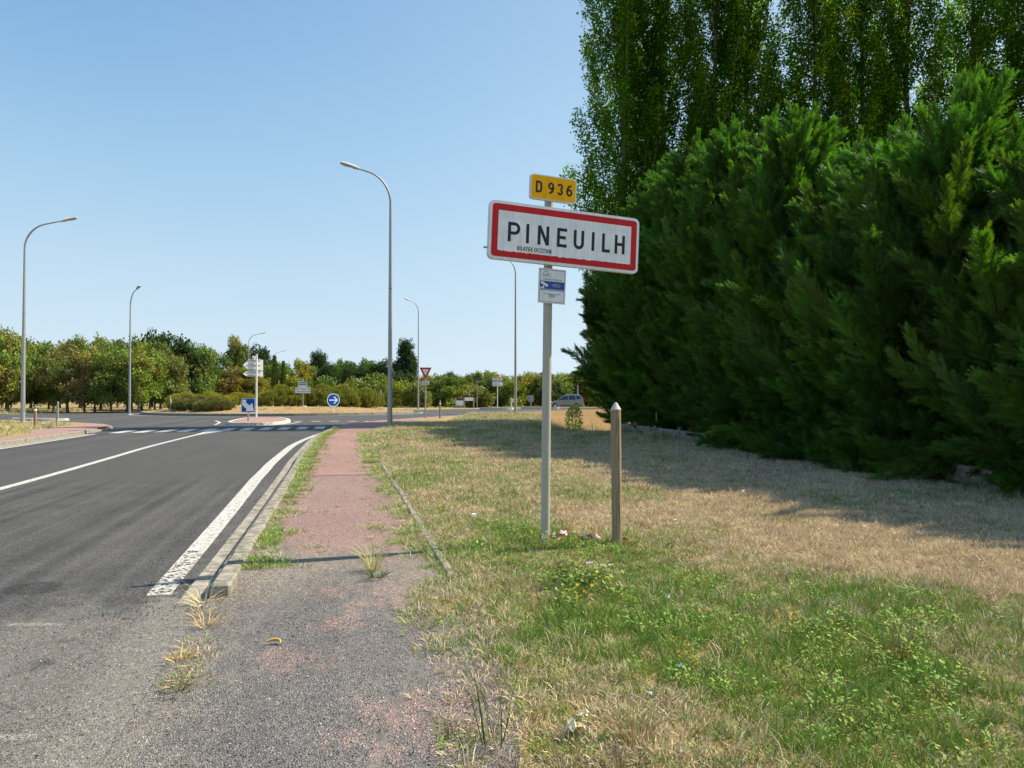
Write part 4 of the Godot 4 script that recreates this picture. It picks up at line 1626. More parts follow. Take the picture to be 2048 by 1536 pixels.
func other_signs() -> void:
	# square blue arrow board
	var t := thing("keep_right_sign", "square blue sign with white arrow pointing down to the right on the splitter island", "road sign", Vector3(-13.42, 0.1, -38.2), 0.12)
	post_at(t, 1.1, 0.045)
	var p := shape_plate(t, "board", rrect(0.68, 0.71, 0.04), Vector3(0, 0.8, 0.06), M.sign_rim, M.sign_blue, 0.02)
	var b := MB.new()
	b.flat(PackedVector2Array([Vector2(-0.29, 0.29), Vector2(-0.1, 0.29), Vector2(-0.1, 0.14), Vector2(0.07, 0.0), Vector2(0.2, 0.13), Vector2(0.29, -0.29), Vector2(-0.14, -0.29), Vector2(-0.06, -0.2), Vector2(-0.29, 0.02)]), 0.01)
	part("arrow", b, M.sign_white, p)
	# tall direction post, its arrow boards seen from behind
	t = thing("direction_sign", "white post with arrow boards pointing left, seen from behind, on the splitter island", "direction sign", Vector3(-15.2, 0.1, -44.6), 0.62)
	post_at(t, 3.78, 0.06, M.pole_white)
	for q in [[3.13, 0.66, 1.18, 0.34], [2.6, 0.3, 1.18, 0.2]]:
		p = shape_plate(t, "arrow_board", arrow_board(q[2], q[1], q[3], false), Vector3(-0.17, q[0], -0.1), M.board_white, null, 0.02)
		b = MB.new()
		var rails := [q[1] * 0.5 - 0.05, -q[1] * 0.5 + 0.05]
		if q[1] > 0.5: rails.append(0.0)
		for y in rails:
			b.box(Vector3(0.03, y, 0.018), Vector3(0.8, 0.028, 0.024))
		part("rail", b, M.sign_back, p)
	p = shape_plate(t, "small_board", rrect(0.2, 0.24, 0.01), Vector3(-0.12, 3.55, -0.1), M.board_white, null, 0.02)
	# round blue arrow signs on the island
	for q in [[-13.0, -54.5, 0.62, "round blue sign with white arrow pointing right in front of the large bushes"], [-25.46, -56.0, -1.12, "round blue arrow sign turned nearly edge on by the left bushes"]]:
		t = thing("turn_right_sign", q[3], "road sign", Vector3(q[0], island_h(q[0], q[1]) - 0.02, q[1]), q[2], "round blue arrow signs on the central island")
		var hh := 1.11 - island_h(q[0], q[1]) + 0.02
		if q[2] < 0: hh = 0.62
		post_at(t, hh + 0.3, 0.035, M.pole_white)
		p = shape_plate(t, "disc", disc(0.485, 36), Vector3(0, hh, 0.06), M.sign_rim, M.sign_blue, 0.05)
		b = MB.new()
		b.stroke(PackedVector2Array([Vector2(-0.31, 0), Vector2(0.27, 0)]), 0.085, 0.01)
		b.stroke(PackedVector2Array([Vector2(0.04, 0.25), Vector2(0.29, 0), Vector2(0.04, -0.25)]), 0.085, 0.0105)
		part("arrow", b, M.sign_white, p)
	t = thing("turn_right_sign", "round sign seen edge on at the right end of the central island", "road sign", Vector3(-12.3, 0.24, -69.9), 1.93, "round blue arrow signs on the central island")
	post_at(t, 1.5, 0.035)
	shape_plate(t, "disc", disc(0.47, 32), Vector3(0, 1.28, 0.06), M.sign_rim, M.sign_blue, 0.05)
	# direction signs in front of the bushes
	var iy := island_h(-15.88, -57.0)
	t = thing("direction_sign", "green arrow sign under a yellow plate above a white board, in front of the bushes", "direction sign", Vector3(-15.88, iy, -57.0), 0.08)
	post_at(t, 2.75 - iy, 0.035)
	b = MB.new()
	b.lathe(Vector3.ZERO, [Vector2(0.3, -0.1), Vector2(0.28, 0.05), Vector2(0, 0.06)], 14)
	part("footing", b, M.concrete_white, t)
	p = shape_plate(t, "road_plate", rrect(0.27, 0.19, 0.02), Vector3(-0.16, 2.62 - iy, 0.06), M.sign_rim, M.sign_yellow, 0.015)
	words("D936", 0.09, M.sign_black, p, Vector3(0, 0, 0.009))
	p = shape_plate(t, "green_arrow", arrow_board(0.72, 0.32, 0.14), Vector3(0.0, 2.36 - iy, 0.06), M.sign_rim, M.sign_green, 0.035)
	words("BERGERAC", 0.11, M.sign_white, p, Vector3(-0.06, 0, 0.009), Basis(), 0.8)
	p = shape_plate(t, "white_arrow", arrow_board(0.7, 0.14, 0.07), Vector3(-0.01, 2.12 - iy, 0.06), M.board_white, null, 0.02)
	p = shape_plate(t, "white_board", rrect(1.19, 0.45, 0.01), Vector3(-0.01, 1.85 - iy, 0.07), M.sign_back, M.board_white, 0.02)
	words("ZONE   Commerciale", 0.1, M.print_grey, p, Vector3(0, 0.08, 0.009), Basis(), 0.85)
	words("La Ferme de Pineuilh", 0.1, M.print_grey, p, Vector3(0, -0.1, 0.009), Basis(), 0.85)
	# give way
	t = thing("give_way_sign", "red and white give way triangle on a grey post at the roundabout entry", "road sign", Vector3(-4.96, 0.1, -43.0), 0.1)
	post_at(t, 2.8, 0.042)
	var tri := func(w: float) -> PackedVector2Array: return PackedVector2Array([Vector2(-w * 0.5, w * 0.43), Vector2(w * 0.5, w * 0.43), Vector2(w * 0.02, -w * 0.57), Vector2(-w * 0.02, -w * 0.57)])
	p = shape_plate(t, "triangle", tri.call(0.7), Vector3(0, 2.62, 0.07), M.sign_rim, M.sign_red, 0.012)
	b = MB.new()
	b.flat(PackedVector2Array([Vector2(-0.19, 0.2), Vector2(0.19, 0.2), Vector2(0.0, -0.17)]), 0.01)
	part("white_centre", b, M.sign_white, p)
	p = shape_plate(t, "plate", rrect(0.42, 0.22, 0.03), Vector3(0, 2.04, 0.06), M.sign_rim, M.sign_white, 0.012)
	words("CÉDEZ LE\nPASSAGE", 0.06, M.sign_black, p, Vector3(0, 0, 0.009), Basis(), 0.9)
	# back of a give way sign beyond the left bushes
	t = thing("give_way_sign", "grey back of a triangular sign behind the left bushes", "road sign", Vector3(-38.8, 0.0, -100.0), 0.1)
	post_at(t, 3.0, 0.05)
	p = shape_plate(t, "triangle", tri.call(0.95), Vector3(0, 2.68, 0.07), M.sign_back, null, 0.02)
	shape_plate(t, "plate", rrect(0.6, 0.26, 0.03), Vector3(0, 1.85, 0.06), M.sign_back, null, 0.02)
	# grey back of a wide board
	var wy := island_h(-23.1, -70.0)
	t = thing("information_board", "grey back of a wide sign board on a white post in the roundabout", "sign board", Vector3(-23.1, wy, -70.0), 0.1)
	post_at(t, 1.3, 0.06, M.pole_white)
	p = shape_plate(t, "board", rrect(1.2, 0.42, 0.01), Vector3(0.05, 1.1, -0.08), M.sign_back, null, 0.02)
	b = MB.new()
	for y in [0.12, -0.12]: b.box(Vector3(0, y, 0.02), Vector3(1.1, 0.03, 0.03))
	part("rail", b, M.plate_edge, p)
	# local information boards at the far verge
	t = thing("information_board", "two grey information boards between three low posts on the far verge", "sign board", Vector3(-5.8, 0.0, -92.0))
	for x in [-1.12, -0.06, 1.12]:
		b = MB.new()
		b.box(Vector3(x, 0.64, 0), Vector3(0.12, 1.32, 0.12))
		part("post", b, M.sign_back, t)
	p = shape_plate(t, "board", rrect(0.9, 0.6, 0.02), Vector3(-0.6, 0.62, 0.03), M.sign_rim, M.sign_white, 0.02)
	p = shape_plate(t, "brown_board", rrect(0.9, 0.28, 0.02), Vector3(-0.6, 1.08, 0.03), M.sign_back, M.sign_brown, 0.02)
	p = shape_plate(t, "board", rrect(1.02, 0.42, 0.02), Vector3(0.53, 1.1, 0.03), M.sign_rim, M.sign_white, 0.02)
	# thin post with a sign edge on
	t = thing("edge_on_sign", "thin post with a narrow sign seen edge on at the far verge", "road sign", Vector3(-4.28, 0.0, -92.0), 1.64)
	post_at(t, 3.4, 0.04)
	shape_plate(t, "board", rrect(0.6, 0.9, 0.02), Vector3(0, 2.9, 0.06), M.sign_back, null, 0.02)
	# direction sign beyond the exit road
	t = thing("direction_sign", "pale direction sign with two right pointing arrows under a yellow plate beyond the exit road", "direction sign", Vector3(-1.84, 0.0, -95.0))
	post_at(t, 4.0, 0.05, M.pole_white)
	p = shape_plate(t, "road_plate", rrect(0.6, 0.32, 0.03), Vector3(-0.05, 4.05, 0.07), M.sign_rim, M.sign_yellow, 0.02)
	words("D 672", 0.16, M.sign_black, p, Vector3(0, 0, 0.009), Basis(), 0.8)
	p = shape_plate(t, "arrow_board", arrow_board(1.38, 0.34, 0.2), Vector3(0.05, 3.6, 0.07), M.sign_back, M.sign_white, 0.03)
	words("LIGUEUX", 0.17, M.print_grey, p, Vector3(-0.08, 0, 0.009))
	p = shape_plate(t, "arrow_board", arrow_board(1.45, 0.58, 0.28), Vector3(0.08, 3.03, 0.07), M.sign_back, M.sign_white, 0.03)
	words("Eglise de", 0.15, M.print_grey, p, Vector3(-0.2, 0.13, 0.009), Basis(), 0.85)
	words("PINEUILH", 0.15, M.print_grey, p, Vector3(-0.2, -0.12, 0.009), Basis(), 0.85)
	# white marker beside the lamp
	t = thing("marker_post", "white marker post with small white arrow plate beside the right lamp", "marker", Vector3(-0.05, 0.08, -55.0))
	b = MB.new()
	b.chamfer_box(Vector3(0, 0.58, 0), Vector3(0.1, 1.2, 0.1), 0.02)
	part("post", b, M.pole_white, t)
	shape_plate(t, "plate", rrect(0.28, 0.2, 0.01), Vector3(0.17, 1.05, 0.05), M.board_white, null, 0.02)
	# square sign back on the far island
	t = thing("square_sign", "grey back of a square sign on the low island left of the car", "road sign", Vector3(2.15, 0.13, -85.2))
	post_at(t, 1.3, 0.05)
	p = shape_plate(t, "board", PackedVector2Array([Vector2(-0.33, 0.38), Vector2(0.33, 0.38), Vector2(0.33, -0.28), Vector2(0.22, -0.38), Vector2(-0.22, -0.38), Vector2(-0.33, -0.28)]), Vector3(0, 1.06, -0.07), M.sign_back, null, 0.02)
	b = MB.new()
	b.box(Vector3(0, 0, 0.025), Vector3(0.1, 0.6, 0.04))
	part("rail", b, M.plate_edge, p)
	# grey pole behind the car
	t = thing("grey_pole", "short grey pole top showing behind the rear of the car", "pole", Vector3(8.5, 0.0, -97.0))
	b = MB.new()
	b.tube([Vector3(0, -0.1, 0), Vector3(0, 2.9, 0)], [0.1, 0.09], 12)
	part("post", b, M.galvanised, t)
	b = MB.new()
	b.box(Vector3(0, 2.7, 0.12), Vector3(0.22, 0.2, 0.08))
	part("cap", b, M.sign_back, t)
	# left island: short wooden post and edge-on sign
	for q in [[-17.98, -28.3, 0.93, "short brown wooden post with pale band on the left grass island"], [-4.21, -43.9, 1.05, "slim wooden post in the grass right of the give way sign"]]:
		t = thing("wooden_post", q[3], "post", Vector3(q[0], 0.1, q[1]))
		b = MB.new()
		b.lathe(Vector3(0, 0, 0), [Vector2(0.05, -0.1), Vector2(0.05, q[2] - 0.08), Vector2(0.047, q[2] - 0.06), Vector2(0.02, q[2]), Vector2(0, q[2] + 0.005)], 14)
		part("shaft", b, M.wood_brown, t)
		b = MB.new()
		b.lathe(Vector3(0, q[2] - 0.2, 0), [Vector2(0.0505, -0.035), Vector2(0.0525, -0.035), Vector2(0.0525, 0.035), Vector2(0.0505, 0.035)], 14)
		part("reflector_band", b, M.board_white, t)
	t = thing("edge_on_sign", "sign seen edge on at the back of the left grass island", "road sign", Vector3(-18.68, 0.1, -30.8), 2.08)
	post_at(t, 0.9, 0.03)
	shape_plate(t, "board", rrect(0.6, 0.7, 0.03), Vector3(0, 0.67, 0.05), M.sign_rim, M.sign_back, 0.02)

# ------------------------------------------------------------------ the car
func car() -> void:
	var t := thing("car", "grey brown compact car on the exit road beside the hedge end", "car", Vector3(6.25, 0.0, -87.0), PI)
	# local: x forward (the car faces left), y up, z to its sides
	var low := PackedVector2Array([Vector2(-1.98, 0.36), Vector2(-2.03, 0.62), Vector2(-1.98, 0.92), Vector2(-1.9, 1.02), Vector2(0.75, 0.98), Vector2(1.15, 0.96), Vector2(1.7, 0.82), Vector2(1.95, 0.66), Vector2(2.03, 0.42), Vector2(1.96, 0.26), Vector2(1.72, 0.24)])
	var arch := func(cx: float) -> PackedVector2Array: return arc(cx, 0.32, 0.37, 0.37, 0, 180, 12)
	low.append_array(arch.call(1.27))
	low.append(Vector2(0.86, 0.22))
	low.append(Vector2(-0.86, 0.22))
	low.append_array(arch.call(-1.27))
	low.append(Vector2(-1.72, 0.26))
	var body := Node3D.new()
	body.name = "body"
	t.add_child(body)
	var b := MB.new()
	b.extrude(low, -0.82, 0.82)
	part("lower_shell", b, M.car_paint, body)
	# cabin leans in towards the roof
	var side := [Vector2(-1.92, 1.0), Vector2(-1.82, 1.38), Vector2(-1.62, 1.58), Vector2(-0.6, 1.65), Vector2(0.2, 1.6), Vector2(1.1, 0.97)]
	var zz := [0.8, 0.7, 0.62, 0.6, 0.62, 0.78]
	b = MB.new()
	for i in side.size() - 1:
		var p: Vector2 = side[i]
		var q: Vector2 = side[i + 1]
		var e := (q - p).normalized()
		b.quad(Vector3(p.x, p.y, -zz[i]), Vector3(q.x, q.y, -zz[i + 1]), Vector3(q.x, q.y, zz[i + 1]), Vector3(p.x, p.y, zz[i]), Vector3(-e.y, e.x, 0) if e.x > 0 else Vector3(-1, 0.3, 0).normalized())
	for s in [-1.0, 1.0]:
		for k in [[0, 1, 2], [0, 2, 3], [0, 3, 4], [0, 4, 5]]:
			b.tri(Vector3(side[k[0]].x, side[k[0]].y, s * zz[k[0]]), Vector3(side[k[1]].x, side[k[1]].y, s * zz[k[1]]), Vector3(side[k[2]].x, side[k[2]].y, s * zz[k[2]]), Vector3(0, 0.3, s).normalized())
	part("cabin", b, M.car_paint, body)
	for s in [-1.0, 1.0]:
		for w in [[[0.92, 1.02], [0.2, 1.5], [-0.18, 1.52], [-0.18, 1.03]], [[-0.28, 1.03], [-0.28, 1.53], [-1.0, 1.53], [-1.1, 1.05]], [[-1.18, 1.06], [-1.08, 1.52], [-1.55, 1.48], [-1.72, 1.12]]]:
			b = MB.new()
			var p := []
			for q in w:
				var k: float = lerpf(0.8, 0.605, clampf((q[1] - 1.0) / 0.62, 0, 1)) + 0.014
				p.append(Vector3(q[0], q[1], s * k))
			b.quad(p[0], p[1], p[2], p[3], Vector3(0, 0.3, s).normalized())
			part("side_window", b, M.car_glass, t)
		b = MB.new()
		b.chamfer_box(Vector3(0.82, 1.05, s * 0.93), Vector3(0.14, 0.14, 0.2), 0.03)
		part("mirror", b, M.car_dark, t)
		for x in [0.05, -0.95]:
			b = MB.new()
			b.chamfer_box(Vector3(x, 0.88, s * 0.83), Vector3(0.18, 0.035, 0.03), 0.008)
			part("door_handle", b, M.car_dark, t)
		b = MB.new()
		b.box(Vector3(-0.05, 0.42, s * 0.825), Vector3(1.75, 0.09, 0.02))
		part("side_moulding", b, M.car_dark, t)
		for x in [0.42, -0.23, -1.02]:
			b = MB.new()
			b.box(Vector3(x, 0.7, s * 0.8205), Vector3(0.012, 0.6, 0.004))
			part("door_gap", b, M.car_dark, t)
		b = MB.new()
		b.chamfer_box(Vector3(1.78, 0.76, s * 0.62), Vector3(0.3, 0.18, 0.34), 0.05)
		part("headlight", b, M.lamp_white, t)
		b = MB.new()
		b.chamfer_box(Vector3(-1.93, 1.05, s * 0.68), Vector3(0.14, 0.34, 0.18), 0.03)
		part("tail_light", b, M.sign_red, t)
		for x in [1.27, -1.27]:
			var wl := Node3D.new()
			wl.name = "wheel"
			t.add_child(wl, true)
			wl.position = Vector3(x, 0.315, s * 0.72)
			wl.rotation.x = PI * 0.5 * s
			b = MB.new()
			b.lathe(Vector3.ZERO, [Vector2(0.2, -0.09), Vector2(0.3, -0.09), Vector2(0.315, -0.06), Vector2(0.315, 0.06), Vector2(0.3, 0.09), Vector2(0.215, 0.09)], 24)
			part("tyre", b, M.car_dark, wl)
			b = MB.new()
			b.lathe(Vector3.ZERO, [Vector2(0.215, 0.09), Vector2(0.2, 0.07), Vector2(0.06, 0.08), Vector2(0.0, 0.085)], 24)
			for k in 5:
				var a := TAU * k / 5.0
				b.box(Vector3(cos(a) * 0.11, 0.088, sin(a) * 0.11), Vector3(0.17, 0.015, 0.045), Basis(Vector3.UP, -a))
			part("rim", b, M.rim_silver, wl)
	b = MB.new()
	b.quad(Vector3(1.07, 1.02, -0.73), Vector3(0.24, 1.575, -0.59), Vector3(0.24, 1.575, 0.59), Vector3(1.07, 1.02, 0.73), Vector3(0.6, 0.8, 0))
	for i in b.v.size(): b.v[i] += Vector3(0.012, 0.016, 0)
	part("windscreen", b, M.car_glass, t)
	b = MB.new()
	b.chamfer_box(Vector3(1.98, 0.4, 0), Vector3(0.14, 0.3, 1.5), 0.04)
	part("front_bumper", b, M.car_dark, t)
	b = MB.new()
	b.chamfer_box(Vector3(-2.0, 0.45, 0), Vector3(0.12, 0.26, 1.5), 0.04)
	part("rear_bumper", b, M.car_paint, t)
	for s in [-1.0, 1.0]:
		b = MB.new()
		b.tube([Vector3(-1.5, 1.6, s * 0.58), Vector3(-1.4, 1.66, s * 0.58), Vector3(-0.1, 1.675, s * 0.58), Vector3(0.0, 1.63, s * 0.58)], [0.02, 0.02, 0.02, 0.02], 8)
		part("roof_rail", b, M.rim_silver, t)

# ------------------------------------------------------------------ leaves and sprays
func leaf_mat(called: String, c: Color, through: float, rough := 0.6, spec := 0.35) -> StandardMaterial3D:
	var m := mat(called, c, rough, 0.0, spec)
	m.vertex_color_use_as_albedo = true
	m.backlight_enabled = true
	m.backlight = Color(0.82, 1.0, 0.42) * through
	m.cull_mode = BaseMaterial3D.CULL_DISABLED
	return m

func rdir(r: RandomNumberGenerator) -> Vector3:
	var z := r.randf_range(-1, 1)
	var a := r.randf() * TAU
	var k := sqrt(1.0 - z * z)
	return Vector3(cos(a) * k, z, sin(a) * k)

# a tuft of loose leaves round a twig
func leaf_cluster(s: int, count: int, rad: float, size: float, tall := 1.0) -> MB:
	var r := rg(s)
	var b := MB.new()
	for i in count:
		var p := rdir(r) * rad * pow(r.randf(), 0.5)
		p.y *= tall
		var nn := (rdir(r) + Vector3(0, 0.35, 0)).normalized()
		var x := nn.cross(rdir(r)).normalized()
		var y := nn.cross(x)
		var l := size * r.randf_range(0.7, 1.25)
		var wd := l * 0.42
		var tone := r.randf_range(0.72, 1.3)
		b.col = Color(tone * r.randf_range(0.9, 1.12), tone, tone * r.randf_range(0.8, 1.1))
		var fold := nn * wd * 0.25
		b.leaf(p, p + y * l * 0.45 + x * wd + fold, p + y * l)
		b.leaf(p, p + y * l, p + y * l * 0.45 - x * wd + fold)
	return b

# a feathery cypress branch end: flat sprays of thin leaflets along a bending stem
func plume(s: int, dense: int) -> MB:
	var r := rg(s)
	var b := MB.new()
	var bend := Vector3(r.randf_range(-0.2, 0.2), 0, r.randf_range(-0.2, 0.2))
	for i in dense:
		var t := 0.03 + 0.97 * pow(i / float(dense - 1), 0.9)
		var p := Vector3(0, t, 0) + bend * t * t
		var ax := (Vector3(0, 1, 0) + bend * 2.0 * t).normalized()
		var a := i * 2.4 + r.randf_range(-0.6, 0.6)
		var out := Vector3(cos(a), 0, sin(a))
		p += out * 0.13 * (1.0 - t) * r.randf()
		var open := r.randf_range(0.4, 1.0) * (1.0 - 0.5 * t)
		var d := (ax + out * open).normalized()
		var l := (0.25 * (1.0 - 0.6 * t) + 0.075) * r.randf_range(0.7, 1.25)
		var side := d.cross(out.rotated(Vector3.UP, r.randf_range(-1.2, 1.2)) + Vector3(0, 0.2, 0)).normalized()
		var up := side.cross(d).normalized()
		var tone := r.randf_range(0.5, 1.45)
		var young := r.randf() < 0.16
		b.col = Color(tone * (1.8 if young else 1.0), tone * (1.45 if young else 1.0), tone * (1.1 if young else 1.0))
		for j in 8:
			var u := 0.05 + 0.88 * j / 7.0
			var q := p + d * l * u + up * (0.02 * u * u)
			var ll := (0.38 * l * (1.0 - 0.7 * u) + 0.01) * r.randf_range(0.75, 1.3)
			for sg in [-1.0, 1.0]:
				var e: Vector3 = (d * 0.85 + side * 0.62 * sg + up * r.randf_range(-0.3, 0.3)).normalized()
				var wv := (d - e * d.dot(e)).normalized() * 0.0078
				b.leaf(q - wv, q + wv, q + e * ll)
		var tip := p + d * l
		b.leaf(p + d * l * 0.5 - side * 0.006, p + d * l * 0.5 + side * 0.006, tip + d * 0.03 + up * 0.02)
	b.col = Color(0.9, 0.55, 0.35)
	b.tube([Vector3(0, -0.15, 0), Vector3(0, 0.5, 0) + bend * 0.25, Vector3(0, 0.98, 0) + bend], [0.012, 0.008, 0.002], 4, false)
	return b

func facing(d: Vector3, roll: float, s: Vector3, at: Vector3) -> Transform3D:
	var y := d.normalized()
	var x := y.cross(Vector3(0.3, 0.1, 0.95)).normalized()
	if x.length() < 0.1: x = Vector3.RIGHT
	var z := x.cross(y).normalized()
	var b := Basis(x, y, z) * Basis(Vector3.UP, roll)
	return Transform3D(b * Basis.from_scale(s), at)

func trunk_mesh(h: float, r0: float, limbs: int, s: int, spread: float, from: float, m: Material, lean := Vector3.ZERO) -> ArrayMesh:
	var r := rg(s)
	var b := MB.new()
	var pts := []
	var rad := []
	for i in 7:
		var f := i / 6.0
		pts.append(Vector3(r.randf_range(-1, 1) * 0.03 * h * f * (1 - f), h * f - 0.2 * (1 - f), r.randf_range(-1, 1) * 0.03 * h * f * (1 - f)) + lean * f)
		rad.append(r0 * (1.0 - 0.88 * f) * (1.35 if i == 0 else 1.0))
	b.tube(pts, rad, 8)
	for i in limbs:
		var f := lerpf(from, 0.92, i / float(maxi(limbs - 1, 1)))
		var a := i * 2.4 + r.randf()
		var st: Vector3 = pts[0].lerp(pts[6], f) + Vector3(0, 0.1, 0)
		var l := spread * (1.15 - 0.7 * f) * r.randf_range(0.8, 1.1)
		var out := Vector3(cos(a), 0, sin(a))
		b.tube([st, st + out * l * 0.5 + Vector3(0, l * 0.45, 0), st + out * l + Vector3(0, l * 1.1, 0)], [r0 * (1 - f) * 0.45 + 0.012, r0 * (1 - f) * 0.28 + 0.008, 0.006], 5, false)
	return b.mesh(m)

# ------------------------------------------------------------------ the conifer hedge
func hedge() -> void:
	leaf_mat("cypress", lin(0.12, 0.235, 0.058), 1.05, 0.55, 0.3)
	leaf_mat("cypress_fresh", lin(0.085, 0.15, 0.03), 0.6, 0.55, 0.3)
	var kinds := []
	for i in 5: kinds.append(plume(600 + i, 78).mesh(M.cypress))
	var n := 17
	var heights := [9.4, 9.8, 9.3, 9.5, 9.0, 8.6, 8.1, 7.7, 6.2, 5.9, 6.05, 5.0, 4.3, 4.0, 4.2, 4.4, 4.4]
	for i in n:
		var z := -29.4 + i * 1.72
		var x := 5.15 - (z + 29.4) * -0.1395
		x += [0.0, 0.2, -0.15, 0.1, 0.25, -0.1, 0.1, -0.2, 0.15, 0.0, -0.1, 0.2, 0.0, 0.1, -0.1, 0.0, 0.1][i]
		var ord := ["first", "second", "third", "fourth", "fifth", "sixth", "seventh", "eighth", "ninth", "tenth", "eleventh", "twelfth", "thirteenth", "fourteenth", "fifteenth", "sixteenth", "seventeenth"]
		var lab := "tall dark green conifer, %s of the hedge row counted from its far end" % ord[i]
		if i == 0: lab = "dark conifer at the far end of the hedge, leaning out over the wall"
		var h: float = heights[i]
		var t := thing("conifer_tree", lab, "conifer", Vector3(x, gh(x, z) if z > -26 else 0.05, z), 0.0, "conifers of the tall hedge")
		obj("trunk", trunk_mesh(h * 0.93, 0.14, 9, 640 + i, 0.9, 0.1, M.bark_red), t)
		var r := rg(660 + i)
		var sets := [[], [], [], [], []]
		var tints := [[], [], [], [], []]
		var wide := 1.5 if i == 0 else (1.28 if i == 1 else 1.1)
		# branch ends: each a main plume with smaller ones fanned behind it, dark hollows between
		var ends := int(h * 14.0)
		for j in ends:
			var f := pow((j + r.randf()) / ends, 0.9)
			var y := lerpf(0.15 if i > 7 else 0.35, h * 0.93, f)
			var prof := 0.0
			if f < 0.14: prof = lerpf(2.35 if i > 7 else 1.35, 1.95, f / 0.14)
			elif f < 0.5: prof = lerpf(1.95, 2.05, (f - 0.14) / 0.36)
			elif f < 0.78: prof = lerpf(2.05, 0.95, (f - 0.5) / 0.28)
			else: prof = lerpf(0.95, 0.03, (f - 0.78) / 0.22)
			prof *= wide
			if i < 2: prof *= lerpf(0.6, 1.0, smoothstep(0.06, 0.34, f))
			if i > 7: prof *= 1.0 + 0.2 * exp(-pow((f - 0.42) / 0.2, 2.0))
			var a := j * 2.39996 + r.randf_range(-0.35, 0.35)
			var rr := prof * r.randf_range(0.52, 0.92)
			var out := Vector3(cos(a), 0, sin(a))
			var lift := lerpf(0.75, 2.0, f) * r.randf_range(0.75, 1.3)
			if i > 7 and f < 0.1: lift = r.randf_range(-0.1, 0.5)
			var d := (out + Vector3(0, lift, 0) + Vector3(-0.12, 0, 0.06) + rdir(r) * 0.12).normalized()
			var p := out * rr + Vector3(0, y - 0.15, 0)
			var big := r.randf_range(0.85, 1.3) * (1.0 if f < 0.8 else lerpf(1.0, 0.7, (f - 0.8) / 0.2))
			var tone := r.randf_range(0.7, 1.35)
			var warm := r.randf_range(0.9, 1.35)
			for q in 9:
				var dd := d
				var pp := p
				var s := big
				if q > 0:
					var sd := d.cross(rdir(r)).normalized()
					dd = (d + sd * r.randf_range(0.25, 0.65)).normalized()
					pp = p - d * r.randf_range(-0.1, 0.75) * big + sd * r.randf_range(0.05, 0.22)
					s = big * r.randf_range(0.45, 0.85)
				var k := r.randi() % 5
				sets[k].append(facing(dd, r.randf() * TAU, Vector3(s * r.randf_range(0.8, 1.1), s, s * r.randf_range(0.8, 1.1)), pp))
				var tn := tone * r.randf_range(0.85, 1.15)
				tints[k].append(Color(tn * warm, tn, tn * r.randf_range(0.8, 1.2)))
		# low growth that hangs over the wall
		if i > 6:
			for j in 90:
				var a := PI + r.randf_range(-1.15, 1.15)
				var out := Vector3(cos(a), 0, sin(a))
				var y := r.randf_range(-0.1, 1.1)
				var k := r.randi() % 5
				var s := r.randf_range(0.45, 0.8)
				sets[k].append(facing(out + Vector3(0, r.randf_range(-0.2, 0.9), 0) + rdir(r) * 0.3, r.randf() * TAU, Vector3(s, s, s), out * r.randf_range(1.25, 1.75) + Vector3(0, y, 0)))
				var tn := r.randf_range(0.7, 1.2)
				tints[k].append(Color(tn, tn, tn))
		# the thick of the tree
		for j in int(h * 16.0):
			var f := r.randf()
			var a := r.randf() * TAU
			var rr := (1.1 if f < 0.7 else 1.1 * (1.0 - f) / 0.3) * r.randf_range(0.3, 1.0)
			var out := Vector3(cos(a), 0, sin(a))
			var k := r.randi() % 5
			sets[k].append(facing(out + Vector3(0, 0.9, 0), r.randf() * TAU, Vector3(1.1, 1.1, 1.1), out * rr * 0.7 + Vector3(0, 0.3 + h * 0.85 * f, 0)))
			tints[k].append(Color(1, 1, 1))
		# leading shoots, their tint brighter and yellower to paint in sunlit tops
		for j in 34:
			var f := r.randf()
			var k := r.randi() % 5
			var s := r.randf_range(0.4, 0.8)
			sets[k].append(facing(Vector3(r.randf_range(-0.25, 0.2), 1, r.randf_range(-0.2, 0.2)), r.randf() * TAU, Vector3(s * 0.8, s, s * 0.8), Vector3(r.randf_range(-0.4, 0.4) * (1 - f), h * (0.8 + 0.17 * f), r.randf_range(-0.4, 0.4) * (1 - f))))
			tints[k].append(Color(1.3, 1.2, 1.0))
		var crown := Node3D.new()
		crown.name = "crown"
		t.add_child(crown)
		for k in 5: many("foliage", kinds[k], sets[k], tints[k], crown)

func garden_wall() -> void:
	# low wall of concrete panels between posts along the foot of the hedge
	var t := thing("garden_wall", "low grey concrete panel wall with fence posts along the foot of the hedge", "wall")
	var px := func(z: float) -> float: return 3.92 + (z + 27.0) * 0.1395
	var yaw := atan2(0.1395, 1.0)
	var b := MB.new()
	b.chamfer_box(Vector3.ZERO, Vector3(0.06, 0.5, 1.9), 0.012)
	var pm := b.mesh(M.concrete)
	b = MB.new()
	b.chamfer_box(Vector3(0, 0.0, 0), Vector3(0.11, 0.62, 0.11), 0.014)
	var post := b.mesh(M.concrete)
	b = MB.new()
	b.tube([Vector3(0, 0, 0), Vector3(0, 0.75, 0)], [0.018, 0.018], 8)
	var stake := b.mesh(M.galvanised)
	for i in 13:
		var z := -27.2 + i * 2.02
		for q in [[pm, "panel", 1.01, 0.02], [post, "post", 0.0, 0.06], [stake, "fence_stake", 0.0, 0.0]]:
			if q[1] == "fence_stake" and i % 3 != 2: continue
			var o := MeshInstance3D.new()
			o.mesh = q[0]
			o.name = q[1]
			t.add_child(o, true)
			var zz: float = z + q[2]
			o.position = Vector3(px.call(zz), 0.1 + q[3], zz)
			o.rotation.y = yaw

